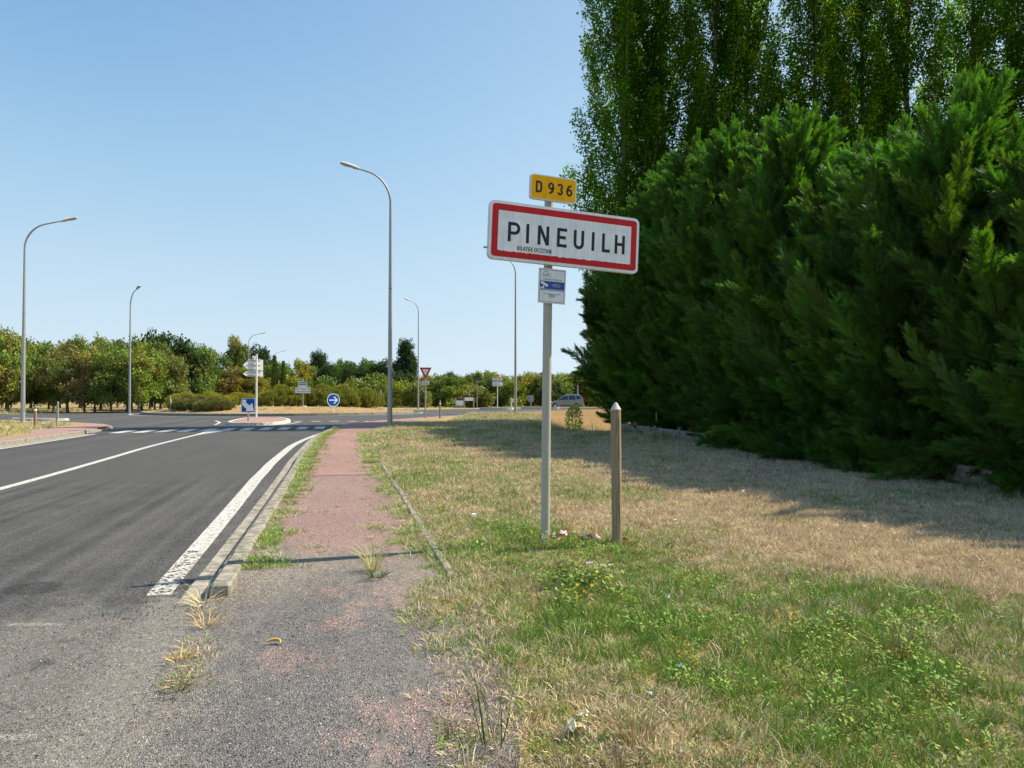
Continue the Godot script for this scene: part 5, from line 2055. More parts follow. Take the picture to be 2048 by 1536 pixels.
# ------------------------------------------------------------------ poplars
func poplars() -> void:
	leaf_mat("poplar_leaf", lin(0.235, 0.31, 0.1), 1.5, 0.45, 0.5)
	var kinds := []
	for i in 4: kinds.append(leaf_cluster(700 + i, 40, 0.36, 0.115, 1.5).mesh(M.poplar_leaf))
	var xs := [5.6, 7.8, 10.05, 11.9, 15.3, 17.8, 19.9, 23.2, 25.8, 28.4]
	var where := ["leftmost of the row, its crown against the open sky", "second from the left of the row", "third from the left of the row", "fourth from the left of the row, before the first gap", "just right of the first gap of sky", "sixth from the left of the row", "seventh from the left, left of the second gap", "right of the second gap of sky", "ninth from the left of the row", "last at the right edge of the row"]
	for i in xs.size():
		var r := rg(720 + i)
		var h := r.randf_range(26.0, 29.0)
		var z := -37.5 + r.randf_range(-0.6, 0.6)
		var t := thing("poplar_tree", "tall poplar behind the hedge, " + where[i], "poplar", Vector3(xs[i], -0.05, z), 0.0, "row of poplars behind the hedge")
		var lean := Vector3(r.randf_range(-0.3, 0.3), 0, 0)
		var b := MB.new()
		var pts := []
		var rad := []
		for k in 9:
			var f := k / 8.0
			pts.append(Vector3(r.randf_range(-0.1, 0.1), h * 0.97 * f, r.randf_range(-0.1, 0.1)) + lean * f)
			rad.append(lerpf(0.26, 0.02, f))
		b.tube(pts, rad, 9, false)
		var sets := [[], [], [], []]
		var tints := [[], [], [], []]
		var limbs := 46
		var big := 1.12 if i == 0 else 1.0
		for j in limbs:
			var f0 := lerpf(0.06, 0.9, pow(j / float(limbs - 1), 1.0))
			var a := j * 2.4 + r.randf_range(-0.6, 0.6)
			var out := Vector3(cos(a), 0, sin(a))
			var l := lerpf(8.5, 3.0, f0) * r.randf_range(0.75, 1.15) * big
			l = minf(l, h * (1.0 - f0) + 1.0)
			var reach := l * r.randf_range(0.26, 0.4)
			var p0: Vector3 = pts[0].lerp(pts[8], f0)
			var p1 := p0 + out * reach * 0.65 + Vector3(0, l * 0.4, 0)
			var p2 := p0 + out * reach * 1.05 + Vector3(0, l, 0)
			b.tube([p0, p1, p2], [lerpf(0.06, 0.025, f0), 0.03, 0.006], 5, false)
			var m := int(l * 7.6)
			for q in m:
				var u := 0.12 + 0.9 * q / float(m)
				var c := p0.lerp(p1, u / 0.5) if u < 0.5 else p1.lerp(p2, (u - 0.5) / 0.5)
				c += Vector3(r.randf_range(-1, 1), r.randf_range(-0.5, 0.5), r.randf_range(-1, 1)) * 0.42 * (1.15 - 0.6 * u)
				var k := r.randi() % 4
				var s := r.randf_range(0.75, 1.25)
				sets[k].append(Transform3D(Basis(Vector3.UP, r.randf() * TAU) * Basis(Vector3.RIGHT, r.randf_range(-0.5, 0.5)) * Basis.from_scale(Vector3.ONE * s), c))
				var tone := r.randf_range(0.75, 1.3)
				var cc := Color(tone * r.randf_range(0.9, 1.15), tone, tone * 0.9)
				var au := r.randf()
				if au < 0.07: cc = Color(tone * 2.6, tone * 1.5, tone * 0.6)
				elif au < 0.085: cc = Color(tone * 2.9, tone * 1.1, tone * 0.7)
				tints[k].append(cc)
		part("trunk", b, M.bark_grey, t)
		var crown := Node3D.new()
		crown.name = "crown"
		t.add_child(crown)
		for k in 4: many("foliage", kinds[k], sets[k], tints[k], crown)

# ------------------------------------------------------------------ the woods beyond
var protos := {}

func crown_set(s: int, h: float, w: float, base: float, blobs: int, per: int, kind: String) -> MultiMesh:
	var r := rg(s)
	var where := []
	var tints := []
	for i in blobs:
		var f := (i + r.randf()) / blobs
		var y := lerpf(base, h * 0.93, f)
		var prof := 0.0
		match kind:
			"round": prof = sqrt(maxf(0.04, 1.0 - pow(absf(f - 0.45) / 0.62, 2.2)))
			"tall": prof = sqrt(maxf(0.03, 1.0 - pow(absf(f - 0.35) / 0.7, 2.0))) * 0.8
			"column": prof = 0.95 - 0.75 * pow(f, 2.5)
			"shrub": prof = 1.0 - 0.45 * f
		var a := r.randf() * TAU
		var rr := w * 0.5 * prof * sqrt(r.randf_range(0.15, 0.85))
		var c := Vector3(cos(a) * rr, y, sin(a) * rr)
		var br := w * (0.24 if kind != "column" else 0.3) * r.randf_range(0.6, 1.15)
		var tone := r.randf_range(0.72, 1.28)
		var hue := r.randf_range(0.85, 1.25)
		for j in per:
			var p := rdir(r) * br * pow(r.randf(), 0.4)
			p.y *= 0.78 if kind != "column" else 1.5
			var q := c + p
			if q.y < base * 0.75: q.y = base * 0.75 + r.randf() * 0.3
			where.append(Transform3D(Basis(rdir(r), r.randf() * TAU) * Basis.from_scale(Vector3.ONE * r.randf_range(0.7, 1.3)), q))
			var k := tone * r.randf_range(0.85, 1.15)
			tints.append(Color(k * hue, k, k * 0.9))
	var mm := MultiMesh.new()
	mm.transform_format = MultiMesh.TRANSFORM_3D
	mm.use_colors = true
	mm.mesh = protos["leaf_small"] if kind == "shrub" else protos["leaf"]
	mm.instance_count = where.size()
	for i in where.size():
		mm.set_instance_transform(i, where[i])
		mm.set_instance_color(i, tints[i])
	return mm

func woods() -> void:
	for q in [["wood_dark", 0.075, 0.115, 0.045], ["wood_mid", 0.19, 0.24, 0.065], ["wood_light", 0.29, 0.33, 0.08], ["wood_yellow", 0.36, 0.32, 0.065], ["wood_olive", 0.26, 0.265, 0.095], ["wood_brown", 0.26, 0.205, 0.085], ["wood_blue", 0.08, 0.125, 0.06]]:
		leaf_mat("leaf_" + q[0], lin(q[1], q[2], q[3]), 0.8, 0.6, 0.3)
	protos["leaf"] = leaf_cluster(800, 30, 0.42, 0.2).mesh(M.leaf_wood_mid)
	protos["leaf_small"] = leaf_cluster(801, 30, 0.2, 0.09).mesh(M.leaf_wood_mid)
	var sets := {}
	var trunks := {}
	for i in 4:
		sets["round%d" % i] = crown_set(810 + i, 6.0, 4.4, 1.35, 26, 12, "round")
		sets["tall%d" % i] = crown_set(820 + i, 8.0, 4.0, 1.5, 28, 12, "tall")
	for i in 2: sets["column%d" % i] = crown_set(830 + i, 10.0, 3.0, 0.8, 44, 14, "column")
	for i in 2: sets["shrub%d" % i] = crown_set(840 + i, 2.6, 3.0, 0.15, 16, 14, "round")
	for i in 4:
		trunks["round%d" % i] = trunk_mesh(4.6, 0.13, 6, 850 + i, 1.3, 0.25, M.bark_grey)
		trunks["tall%d" % i] = trunk_mesh(7.0, 0.16, 8, 860 + i, 1.3, 0.25, M.bark_grey)
	for i in 2:
		trunks["column%d" % i] = trunk_mesh(9.3, 0.16, 8, 870 + i, 0.8, 0.1, M.bark_grey)
		trunks["shrub%d" % i] = trunk_mesh(2.0, 0.05, 5, 880 + i, 0.8, 0.1, M.bark_grey)
	var r := rg(890)
	var base_h := {"round": 6.0, "tall": 8.0, "column": 10.0, "shrub": 2.6}
	var first := {}
	# px: where the crown stands as a slope x over depth; each row: kind, slope, depth, height, width scale, leaf, label
	var plant := func(kind: String, slope: float, depth: float, h: float, wide: float, leaf: String, label: String, group: String) -> void:
		var v := r.randi() % (4 if kind == "round" or kind == "tall" else 2)
		var key := kind + str(v)
		var t: Node3D
		if first.has(key):
			t = first[key].duplicate()
			t.name = numbered("woodland_tree" if kind != "shrub" else "bush")
			add_child(t)
		else:
			t = thing("woodland_tree" if kind != "shrub" else "bush", label, "tree")
			obj("trunk", trunks[key], t)
			many_of("crown", sets[key], t)
			first[key] = t
		tag(t, label, "tree" if kind != "shrub" else "bush", group)
		t.get_node("crown").material_override = M["leaf_" + leaf]
		t.position = Vector3(slope * depth, -0.03, -depth)
		var k: float = h / base_h[kind]
		t.scale = Vector3(k * wide, k, k * wide)
		t.rotation.y = r.randf() * TAU
	var names := {"wood_dark": "dark green", "wood_mid": "mid green", "wood_light": "light green", "wood_yellow": "yellowing", "wood_olive": "olive", "wood_brown": "browning", "wood_blue": "bluish green"}
	# front row of the plantation on the left
	var rowa := ["wood_mid", "wood_brown", "wood_light", "wood_light", "wood_mid", "wood_light", "wood_olive", "wood_brown", "wood_yellow", "wood_mid", "wood_light", "wood_light", "wood_mid", "wood_olive"]
	for i in 14:
		var sl := -0.71 + i * 0.0195 + r.randf_range(-0.004, 0.004)
		plant.call("round", sl, r.randf_range(64.0, 69.0), r.randf_range(4.4, 5.8), r.randf_range(0.8, 1.0), rowa[i], "%s young tree, %s from the left in the plantation's front row" % [names[rowa[i]], ordinal(i)], "trees of the left plantation")
	var rowb := ["wood_brown", "wood_olive", "wood_light", "wood_mid", "wood_light", "wood_mid", "wood_mid", "wood_olive", "wood_mid", "wood_light", "wood_mid", "wood_light", "wood_olive", "wood_dark", "wood_mid", "wood_mid"]
	for i in 16:
		var sl := -0.715 + i * 0.0205 + r.randf_range(-0.005, 0.005)
		plant.call("round" if i % 3 else "tall", sl, r.randf_range(74.0, 80.0), r.randf_range(6.4, 7.8), r.randf_range(0.75, 0.95), rowb[i], "%s tree, %s from the left in the plantation's middle row" % [names[rowb[i]], ordinal(i)], "trees of the left plantation")
	# taller trees on the skyline: slope from the picture column, top from the picture row
	var sky := [[5, 655, 95, "tall", "wood_olive", "thin crowned tall tree at the left edge of the skyline"], [62, 688, 92, "tall", "wood_olive", "olive tree just right of the left lamp pole"], [120, 690, 92, "round", "wood_olive", "broad olive tree on the skyline left of the middle of the plantation"], [160, 692, 94, "round", "wood_mid", "green tree on the skyline left of the pale tall one"], [204, 670, 98, "tall", "wood_yellow", "pale yellowish tall tree on the skyline left of the second lamp"], [236, 688, 96, "tall", "wood_mid", "green tree on the skyline touching the second lamp pole"], [304, 666, 105, "round", "wood_dark", "broad dark oak rising above the skyline right of the second lamp"], [345, 690, 104, "tall", "wood_olive", "narrow olive tree right of the dark oak"], [380, 697, 106, "tall", "wood_dark", "dark half bare tree left of the gap in the skyline"], [300, 716, 88, "round", "wood_light", "light green tree below the dark oak"], [340, 735, 84, "round", "wood_mid", "green tree at the right end of the plantation"], [415, 722, 112, "round", "wood_mid", "green tree right of the gap in the skyline"], [440, 712, 110, "round", "wood_mid", "round green tree behind the triangular sign back"], [467, 672, 116, "tall", "wood_olive", "tall olive tree left of the direction post"], [488, 690, 116, "tall", "wood_mid", "tall green tree behind the direction boards"], [512, 694, 120, "round", "wood_dark", "dark tree top right of the direction post"], [460, 740, 100, "round", "wood_brown", "browning small tree left of the direction post"], [500, 738, 100, "round", "wood_yellow", "yellow green tree behind the direction post"], [536, 722, 118, "round", "wood_dark", "dark round tree left of the two cypresses"], [553, 730, 112, "round", "wood_mid", "green tree behind the farthest lamp"], [590, 722, 122, "round", "wood_yellow", "yellowing round tree right of the cypresses"], [615, 732, 126, "round", "wood_olive", "pale olive tree left of the pair of poplars"], [660, 727, 125, "round", "wood_blue", "bluish green tree right of the pair of poplars"], [682, 722, 122, "round", "wood_mid", "green tree in the middle of the skyline"], [708, 728, 116, "round", "wood_dark", "dark broad tree above the large bushes"], [735, 721, 120, "round", "wood_mid", "green crown left of the tall lamp pole"], [756, 728, 118, "round", "wood_dark", "dark crown behind the tall lamp pole"], [782, 725, 120, "round", "wood_dark", "dark tree just right of the tall lamp pole"], [800, 745, 108, "round", "wood_dark", "low dark tree left of the give way sign"], [845, 752, 112, "round", "wood_yellow", "yellow green tree behind the give way sign"], [872, 750, 114, "round", "wood_light", "light green bushy tree right of the give way sign"], [900, 748, 116, "round", "wood_dark", "dark green tree above the information boards"], [918, 756, 116, "round", "wood_light", "light green tree above the information boards"], [936, 750, 118, "tall", "wood_mid", "mid green tree right of the information boards"], [962, 746, 120, "round", "wood_mid", "green tree left of the pale direction sign"], [980, 744, 126, "round", "wood_yellow", "yellow tree behind the pale direction sign"], [1004, 752, 118, "round", "wood_light", "light green tree right of the pale direction sign"], [1043, 750, 122, "tall", "wood_dark", "dark pointed tree right of the lamp with the hidden head"], [1022, 754, 126, "round", "wood_yellow", "yellow tree left of that lamp pole"], [1063, 746, 136, "round", "wood_yellow", "pale yellow tree above the square sign back"], [1080, 752, 128, "round", "wood_olive", "olive tree left of the town sign post"], [1110, 752, 126, "round", "wood_light", "light green tree above the car"], [1130, 748, 134, "round", "wood_yellow", "yellow tree above the car roof"], [1150, 756, 124, "round", "wood_mid", "green tree above the rear of the car"], [1180, 752, 124, "round", "wood_mid", "green tree behind the far end of the hedge"]]
	for q in sky:
		var sl: float = (q[0] - 1024.0) / 1500.0
		var h: float = 1.33 + (795.0 - q[1]) * q[2] / 1500.0
		plant.call(q[3], sl, q[2], h, clampf(6.2 / h, 0.75, 1.35) if q[3] == "round" else clampf(7.5 / h, 0.7, 1.1), q[4], q[5], "")
	for q in [[632, 704, 140, "left one of the pair of dark poplars on the skyline"], [644, 707, 140, "right one of the pair of dark poplars on the skyline"], [812, 677, 118, "single tall poplar on the skyline right of the tall lamp"], [823, 712, 118, "lower poplar leaning against the single tall poplar"]]:
		plant.call("column", (q[0] - 1024.0) / 1500.0, q[2], 1.3 + (795.0 - q[1]) * q[2] / 1500.0, 0.95, "wood_blue", q[3], "")
	# undergrowth
	for i in 34:
		var px := 392.0 + i * 24.5
		var lf: String = ["wood_mid", "wood_olive", "wood_light", "wood_dark", "wood_yellow"][(i * 7) % 5]
		plant.call("shrub", (px - 1024.0) / 1500.0, r.randf_range(98.0, 108.0), r.randf_range(2.4, 4.2), r.randf_range(0.9, 1.3), lf, "low %s thicket bush below the tree line, %s from the left" % [names[lf], ordinal(i)], "thicket bushes at the foot of the trees")
	# right of the hedge, behind the poplars: what shows through the gaps
	for i in 10:
		var lf: String = ["wood_mid", "wood_olive", "wood_dark"][i % 3]
		plant.call("round", 0.1 + i * 0.062, r.randf_range(88.0, 110.0), r.randf_range(5.5, 8.0), 1.2, lf, "tree behind the hedge, glimpsed through its gaps, %s from the left" % ordinal(i), "trees behind the hedge")

func ordinal(i: int) -> String:
	var a := ["one", "two", "three", "four", "five", "six", "seven", "eight", "nine", "ten", "eleven", "twelve", "thirteen", "fourteen", "fifteen", "sixteen", "seventeen", "eighteen", "nineteen", "twenty"]
	if i < 20: return a[i]
	if i == 29: return "thirty"
	return ("twenty " if i < 29 else "thirty ") + a[(i - 20) % 10]

# ------------------------------------------------------------------ shrubs of the roundabout
func twig_tuft(s: int, n: int) -> MB:
	var r := rg(s)
	var b := MB.new()
	for i in n:
		var p := Vector3(r.randf_range(-0.12, 0.12), 0, r.randf_range(-0.12, 0.12))
		var d := (Vector3(0, 1, 0) + Vector3(r.randf_range(-0.35, 0.35), 0, r.randf_range(-0.35, 0.35))).normalized()
		var l := r.randf_range(0.2, 0.42)
		var x := d.cross(rdir(r)).normalized() * 0.011
		var tone := r.randf_range(0.7, 1.35)
		b.col = Color(tone, tone, tone * 0.8)
		b.leaf(p - x, p + x, p + d * l)
		for j in 5:
			var q := p + d * l * (0.25 + 0.14 * j)
			var e := (d + rdir(r) * 0.9).normalized() * 0.07
			var y := e.cross(rdir(r)).normalized() * 0.012
			b.leaf(q - y, q + y, q + e)
	return b

func shrubs() -> void:
	leaf_mat("broom_green", lin(0.29, 0.29, 0.055), 0.7, 0.6, 0.3)
	leaf_mat("juniper_olive", lin(0.19, 0.2, 0.06), 0.5, 0.6, 0.3)
	leaf_mat("broom_yellow", lin(0.38, 0.35, 0.05), 0.7, 0.6, 0.3)
	var kinds := [twig_tuft(900, 22).mesh(M.broom_green), twig_tuft(901, 22).mesh(M.broom_green)]
	var list := [
		[-17.9, -58.2, 1.5, 1.5, "broom_green", "large broom bush at the left end of the big clump in the roundabout"],
		[-16.4, -59.0, 1.5, 1.5, "broom_green", "broom bush behind the green arrow sign"],
		[-14.9, -59.4, 1.6, 1.55, "broom_green", "broom bush in the middle of the big clump, right of the arrow sign"],
		[-13.4, -60.0, 1.6, 1.5, "broom_green", "broom bush behind the round blue arrow sign"],
		[-12.0, -61.2, 1.35, 1.35, "broom_green", "broom bush at the right end of the big clump"],
		[-19.2, -60.5, 1.2, 1.0, "broom_yellow", "bush left behind the big clump, joining the low hedge"],
		[-25.9, -59.6, 1.5, 0.95, "broom_yellow", "yellow green bush behind the edge on round sign"],
		[-24.4, -60.6, 1.5, 0.9, "broom_yellow", "yellow green bush above the spreading juniper"],
		[-22.9, -63.0, 1.5, 0.85, "broom_yellow", "yellow green bush left of the direction post"],
		[-21.2, -64.6, 1.5, 0.8, "broom_yellow", "yellow green bush right of the direction post"],
		[-19.6, -65.4, 1.4, 0.8, "broom_yellow", "yellow green bush below the cypresses"],
		[-23.3, -55.9, 1.15, 0.7, "juniper_olive", "spreading olive juniper at the front left of the island"],
		[-21.7, -54.8, 1.25, 0.62, "juniper_olive", "rounded olive juniper left of the blue arrow board"],
		[-24.6, -56.9, 1.1, 0.72, "juniper_olive", "olive juniper behind the edge on round sign"]]
	for i in list.size():
		var q: Array = list[i]
		var r := rg(910 + i)
		var t := thing("shrub", q[5], "shrub", Vector3(q[0], island_h(q[0], q[1]) - 0.03, q[1]), 0.0, "shrubs on the central island")
		var b := MB.new()
		for k in 9:
			var a := k * 2.4
			b.tube([Vector3(0, -0.1, 0), Vector3(cos(a) * q[2] * 0.4, q[3] * 0.45, sin(a) * q[2] * 0.4), Vector3(cos(a) * q[2] * 0.62, q[3] * 0.85, sin(a) * q[2] * 0.62)], [0.03, 0.02, 0.006], 5, false)
		part("stems", b, M.bark_grey, t)
		var where := [[], []]
		var tints := [[], []]
		for j in 620:
			var a := r.randf() * TAU
			var f := r.randf()
			var bulge := 1.0 + 0.12 * sin(a * 4.0 + i) + 0.1 * sin(a * 7.0 + i * 3.0)
			var rr: float = q[2] * bulge * sqrt(maxf(0.0, 1.0 - pow(f, 3.0))) * r.randf_range(0.62, 1.0)
			if f > 0.75: rr *= r.randf()
			var y: float = q[3] * f * 0.86 * (1.0 + 0.1 * sin(a * 3.0))
			var k := r.randi() % 2
			var tilt: float = r.randf_range(0.1, 0.6) if q[4] != "juniper_olive" else r.randf_range(0.4, 1.2)
			var d := Vector3(cos(a) * tilt * (1.0 - f * 0.7), 1.0, sin(a) * tilt * (1.0 - f * 0.7))
			where[k].append(facing(d, r.randf() * TAU, Vector3.ONE * r.randf_range(0.75, 1.25), Vector3(cos(a) * rr, y, sin(a) * rr)))
			var tone := r.randf_range(0.75, 1.25)
			var c := Color(tone, tone, tone)
			if r.randf() < 0.06: c = Color(tone * 1.5, tone * 0.85, tone * 1.3)
			tints[k].append(c)
		var crown := Node3D.new()
		crown.name = "foliage"
		t.add_child(crown)
		for k in 2: many("twigs", kinds[k], where[k], tints[k], crown, M[q[4]])
	# two slim cypresses behind the low hedge
	for q in [[-22.0, -69.5, 4.75, "taller of two slim cypresses rising from the roundabout"], [-21.3, -69.8, 4.2, "shorter of two slim cypresses rising from the roundabout"]]:
		var r := rg(int(q[2] * 100))
		var t := thing("cypress_tree", q[3], "cypress", Vector3(q[0], 0.55, q[1]), 0.0, "slim cypresses in the roundabout")
		var b := MB.new()
		b.tube([Vector3(0, -0.1, 0), Vector3(0, q[2] * 0.9, 0)], [0.06, 0.01], 6)
		part("trunk", b, M.bark_red, t)
		var where := []
		var tints := []
		for j in 420:
			var f := r.randf()
			var a := r.randf() * TAU
			var rr: float = 0.3 * (1.0 - pow(f, 1.8)) * r.randf_range(0.4, 1.0)
			where.append(facing(Vector3(cos(a) * 0.2, 1, sin(a) * 0.2), r.randf() * TAU, Vector3(0.7, 0.9, 0.7), Vector3(cos(a) * rr, q[2] * f * 0.93, sin(a) * rr)))
			var tone := r.randf_range(0.6, 1.1)
			tints.append(Color(tone * 0.55, tone * 0.75, tone * 0.9))
		many("crown", kinds[0], where, tints, t)

# ------------------------------------------------------------------ grass
func tuft(s: int, n: int, h: float, wd: float, spread: float, lie: float) -> MB:
	var r := rg(s)
	var b := MB.new()
	for i in n:
		var a := r.randf() * TAU
		var out := Vector3(cos(a), 0, sin(a))
		var p := out * spread * sqrt(r.randf())
		var l := h * r.randf_range(0.5, 1.25)
		var dirn := (Vector3.UP + out * r.randf_range(0.1, lie) + rdir(r) * 0.25).normalized()
		var x := dirn.cross(rdir(r)).normalized() * wd * r.randf_range(0.6, 1.2) * 0.5
		var mid := p + dirn * l * 0.55
		var tip := p + dirn * l + out * l * r.randf_range(0.0, 0.35) - Vector3(0, l * 0.12, 0)
		var tone := r.randf_range(0.7, 1.3)
		b.col = Color(tone * r.randf_range(0.9, 1.15), tone, tone * r.randf_range(0.75, 1.15))
		b.leaf(p - x, p + x, mid - x * 0.8)
		b.leaf(p + x, mid + x * 0.8, mid - x * 0.8)
		b.leaf(mid - x * 0.8, mid + x * 0.8, tip)
	return b

func herb(s: int, n: int, size: float) -> MB:
	var r := rg(s)
	var b := MB.new()
	for i in n:
		var a := r.randf() * TAU
		var out := Vector3(cos(a), 0, sin(a))
		var st := out * 0.05 * sqrt(r.randf()) + Vector3(0, r.randf_range(0.015, 0.09), 0)
		var y := (out + Vector3(0, r.randf_range(-0.1, 0.9), 0)).normalized()
		var x := y.cross(Vector3.UP).normalized()
		var l := size * r.randf_range(0.6, 1.3)
		var tone := r.randf_range(0.7, 1.3)
		b.col = Color(tone * r.randf_range(0.85, 1.2), tone, tone)
		b.leaf(st, st + y * l * 0.5 + x * l * 0.28, st + y * l)
		b.leaf(st, st + y * l, st + y * l * 0.5 - x * l * 0.28)
	return b

func grass() -> void:
	var m := leaf_mat("grass_blade", Color.WHITE, 0.5, 0.6, 0.3)
	m.backlight = Color(0.5, 0.5, 0.42)
	var short := []
	for i in 4: short.append(tuft(1000 + i, 20, 0.05, 0.0042, 0.06, 1.6).mesh(m))
	var long := []
	for i in 3: long.append(tuft(1010 + i, 16, 0.12, 0.005, 0.055, 0.65).mesh(m))
	var herbs := []
	for i in 3: herbs.append(herb(1020 + i, 26, 0.02).mesh(m))
	var mesh_of := short + long + herbs
	var sets := []
	var tints := []
	for i in mesh_of.size():
		sets.append([])
		tints.append([])
	var r := rg(1030)
	var add := func(k: int, x: float, z: float, s: float, c: Color) -> void:
		sets[k].append(Transform3D(Basis(Vector3.UP, r.randf() * TAU) * Basis.from_scale(Vector3(s, s * r.randf_range(0.75, 1.25), s)), Vector3(x, gh(x, z) - 0.004, z)))
		tints[k].append(c)
	var straw := func() -> Color:
		var t := r.randf_range(0.75, 1.2)
		var q := r.randf()
		if q < 0.2: return Color(0.37 * t, 0.27 * t, 0.175 * t)
		return Color(0.7 * t, 0.58 * t, 0.41 * t)
	var fresh := func() -> Color:
		var t := r.randf_range(0.7, 1.25)
		return Color(0.23 * t * r.randf_range(0.8, 1.3), 0.36 * t, 0.075 * t)
	# bands of depth: from, to, tufts per square metre, size
	for band in [[-2.0, -3.6, 900, 0.9], [-3.6, -5.5, 760, 0.95], [-5.5, -8.0, 520, 1.05], [-8.0, -12.0, 300, 1.25], [-12.0, -18.0, 150, 1.6], [-18.0, -27.0, 60, 2.1], [-27.0, -36.0, 34, 2.6], [-36.0, -58.0, 16, 3.4]]:
		var z0: float = band[0]
		var z1: float = band[1]
		var x0 := edge_x(z1) - 0.1 if z1 > -37 else -3.0
		var x1 := minf(-z1 * 0.9 + 1.0, 8.5)
		var count := int((z0 - z1) * (x1 - x0) * band[2])
		for i in count:
			var z := r.randf_range(z1, z0)
			var x := r.randf_range(x0, x1)
			var edge := edge_x(z) if z > -36 else -5.5
			if x < edge - 0.06 + nz_b.get_noise_2d(x * 3.0, z * 3.0) * 0.12: continue
			if x > 4.4 + (z + 27.0) * 0.1395 + 0.3 and z < -7.0: continue
			var g := green(x, z)
			# bare patches near the worn path edge
			if z > -4.6 and x < edge + 0.25 and r.randf() < 0.6: continue
			var s: float = band[3] * r.randf_range(0.7, 1.25)
			var fresh_here := r.randf() < g * 1.05 - 0.08
			var c: Color = fresh.call() if fresh_here else straw.call()
			var q := r.randf()
			var lush := clampf((g - 0.45) * 1.4, 0.0, 1.0) * (1.0 if z > -7.5 else 0.25)
			if q < 0.12 + lush * 0.55 and z > -9.0:
				add.call(4 + r.randi() % 3, x, z, s * r.randf_range(0.5, 0.85) * (1.0 if z > -5.0 else 0.7), c)
			elif q < 0.1 + lush * 0.72 and fresh_here and z > -7.0:
				c = Color(c.r * 1.05, c.g * 1.1, c.b)
				if r.randf() < 0.05: c = Color(0.5, 0.33, 0.04)
				add.call(7 + r.randi() % 3, x, z, s * r.randf_range(0.7, 1.1), c)
			else:
				add.call(r.randi() % 4, x, z, s, c)
	var holder := Node3D.new()
	holder.name = numbered("grass")
	add_child(holder)
	tag(holder, "mown grass of the right verge, part straw and part fresh green", "grass", "", "stuff")
	for k in mesh_of.size():
		if sets[k].size(): many("grass_blades", mesh_of[k], sets[k], tints[k], holder)
	# taller dry growth along the wall and in the ditch
	var tall := [tuft(1040, 22, 0.42, 0.007, 0.12, 0.5).mesh(m), tuft(1041, 22, 0.34, 0.008, 0.14, 0.8).mesh(m)]
	var ws := [[], []]
	var wt := [[], []]
	for i in 420:
		var z := r.randf_range(-27.5, -7.0)
		var x := 3.75 + (z + 27.0) * 0.1395 + r.randf_range(-0.35, 0.1)
		if nz_a.get_noise_2d(x * 2, z * 1.5) < -0.05: continue
		var k := r.randi() % 2
		ws[k].append(Transform3D(Basis(Vector3.UP, r.randf() * TAU) * Basis.from_scale(Vector3.ONE * r.randf_range(0.4, 0.95)), Vector3(x, gh(x, z), z)))
		wt[k].append(straw.call() if r.randf() < 0.65 else fresh.call() * 0.6)
	for i in 900:
		var z := r.randf_range(-40.0, -26.5)
		var x := r.randf_range(0.3, 4.6)
		var dep := 0.1 - gh(x, z)
		if r.randf() > dep * 1.6 + 0.02: continue
		var k := r.randi() % 2
		ws[k].append(Transform3D(Basis(Vector3.UP, r.randf() * TAU) * Basis.from_scale(Vector3.ONE * r.randf_range(0.7, 1.5)), Vector3(x, gh(x, z), z)))
		wt[k].append(straw.call() if r.randf() < 0.45 else fresh.call() * 0.75)
	holder = Node3D.new()
	holder.name = numbered("tall_grass")
	add_child(holder)
	tag(holder, "tall dry grass along the foot of the wall and in the ditch", "grass", "", "stuff")
	for k in 2: many("grass_blades", tall[k], ws[k], wt[k], holder)
	# grass between kerb and path, on the islands and on the far side
	var fs := [[], [], []]
	var ft := [[], [], []]
	for i in 2600:
		var z := -5.3 - pow(r.randf(), 1.3) * 24.0
		var left := r.randf() < 0.62
		var wv := nz_b.get_noise_2d(z * 1.4, 7.0 if left else 19.0)
		wv += nz_b.get_noise_2d(z * 5.0, 40.0 if left else 60.0) * 0.6
		if wv < (-0.15 if z > -9.0 else -0.3): continue
		var x := kr_x(z) + (0.16 + absf(r.randfn(0.0, 0.1)) * (1.0 + wv) if left else path_width(z) * 1.026 - absf(r.randfn(0.0, 0.13)) * (1.0 + wv))
		var k := r.randi() % 3
		var s := r.randf_range(0.6, 1.2) * (1.0 if z > -12.0 else 1.5)
		fs[k].append(Transform3D(Basis(Vector3.UP, r.randf() * TAU) * Basis.from_scale(Vector3.ONE * s), Vector3(x, 0.09, z)))
		ft[k].append(straw.call() if r.randf() < 0.25 else fresh.call() * 1.2)
	for i in 240:
		var f := r.randf()
		var p := Vector2(-1.98, -4.98).lerp(Vector2(-1.38, -3.15), f) + Vector2(r.randfn(0.0, 0.05), r.randfn(0.0, 0.05))
		if r.randf() < 0.35: p = Vector2(-1.85, -4.85).lerp(Vector2(-1.2, -5.0), r.randf()) + Vector2(r.randfn(0.0, 0.06), r.randfn(0.0, 0.07))
		if nz_b.get_noise_2d(p.x * 4.0, p.y * 3.0) < -0.05: continue
		var k := r.randi() % 3
		var s := r.randf_range(0.5, 1.05)
		fs[k].append(Transform3D(Basis(Vector3.UP, r.randf() * TAU) * Basis.from_scale(Vector3(s * 1.3, s * 0.6, s * 1.3)), Vector3(p.x, lerpf(0.004, 0.06, smoothstep(0.0, 0.8, p.x - kr_x(p.y))), p.y)))
		ft[k].append(straw.call() * 0.85 if r.randf() < 0.8 else fresh.call())
	for i in 500:
		var z := -5.6 - r.randf() * 12.0
		var x := kr_x(z) + r.randf_range(0.2, 1.5)
		if nz_b.get_noise_2d(x * 1.6 + 30.0, z * 1.6) < 0.3: continue
		var k := r.randi() % 3
		fs[k].append(Transform3D(Basis(Vector3.UP, r.randf() * TAU) * Basis.from_scale(Vector3.ONE * r.randf_range(0.35, 0.8)), Vector3(x, 0.09, z)))
		ft[k].append(straw.call() if r.randf() < 0.45 else fresh.call() * 1.2)
	holder = Node3D.new()
	holder.name = numbered("path_weeds")
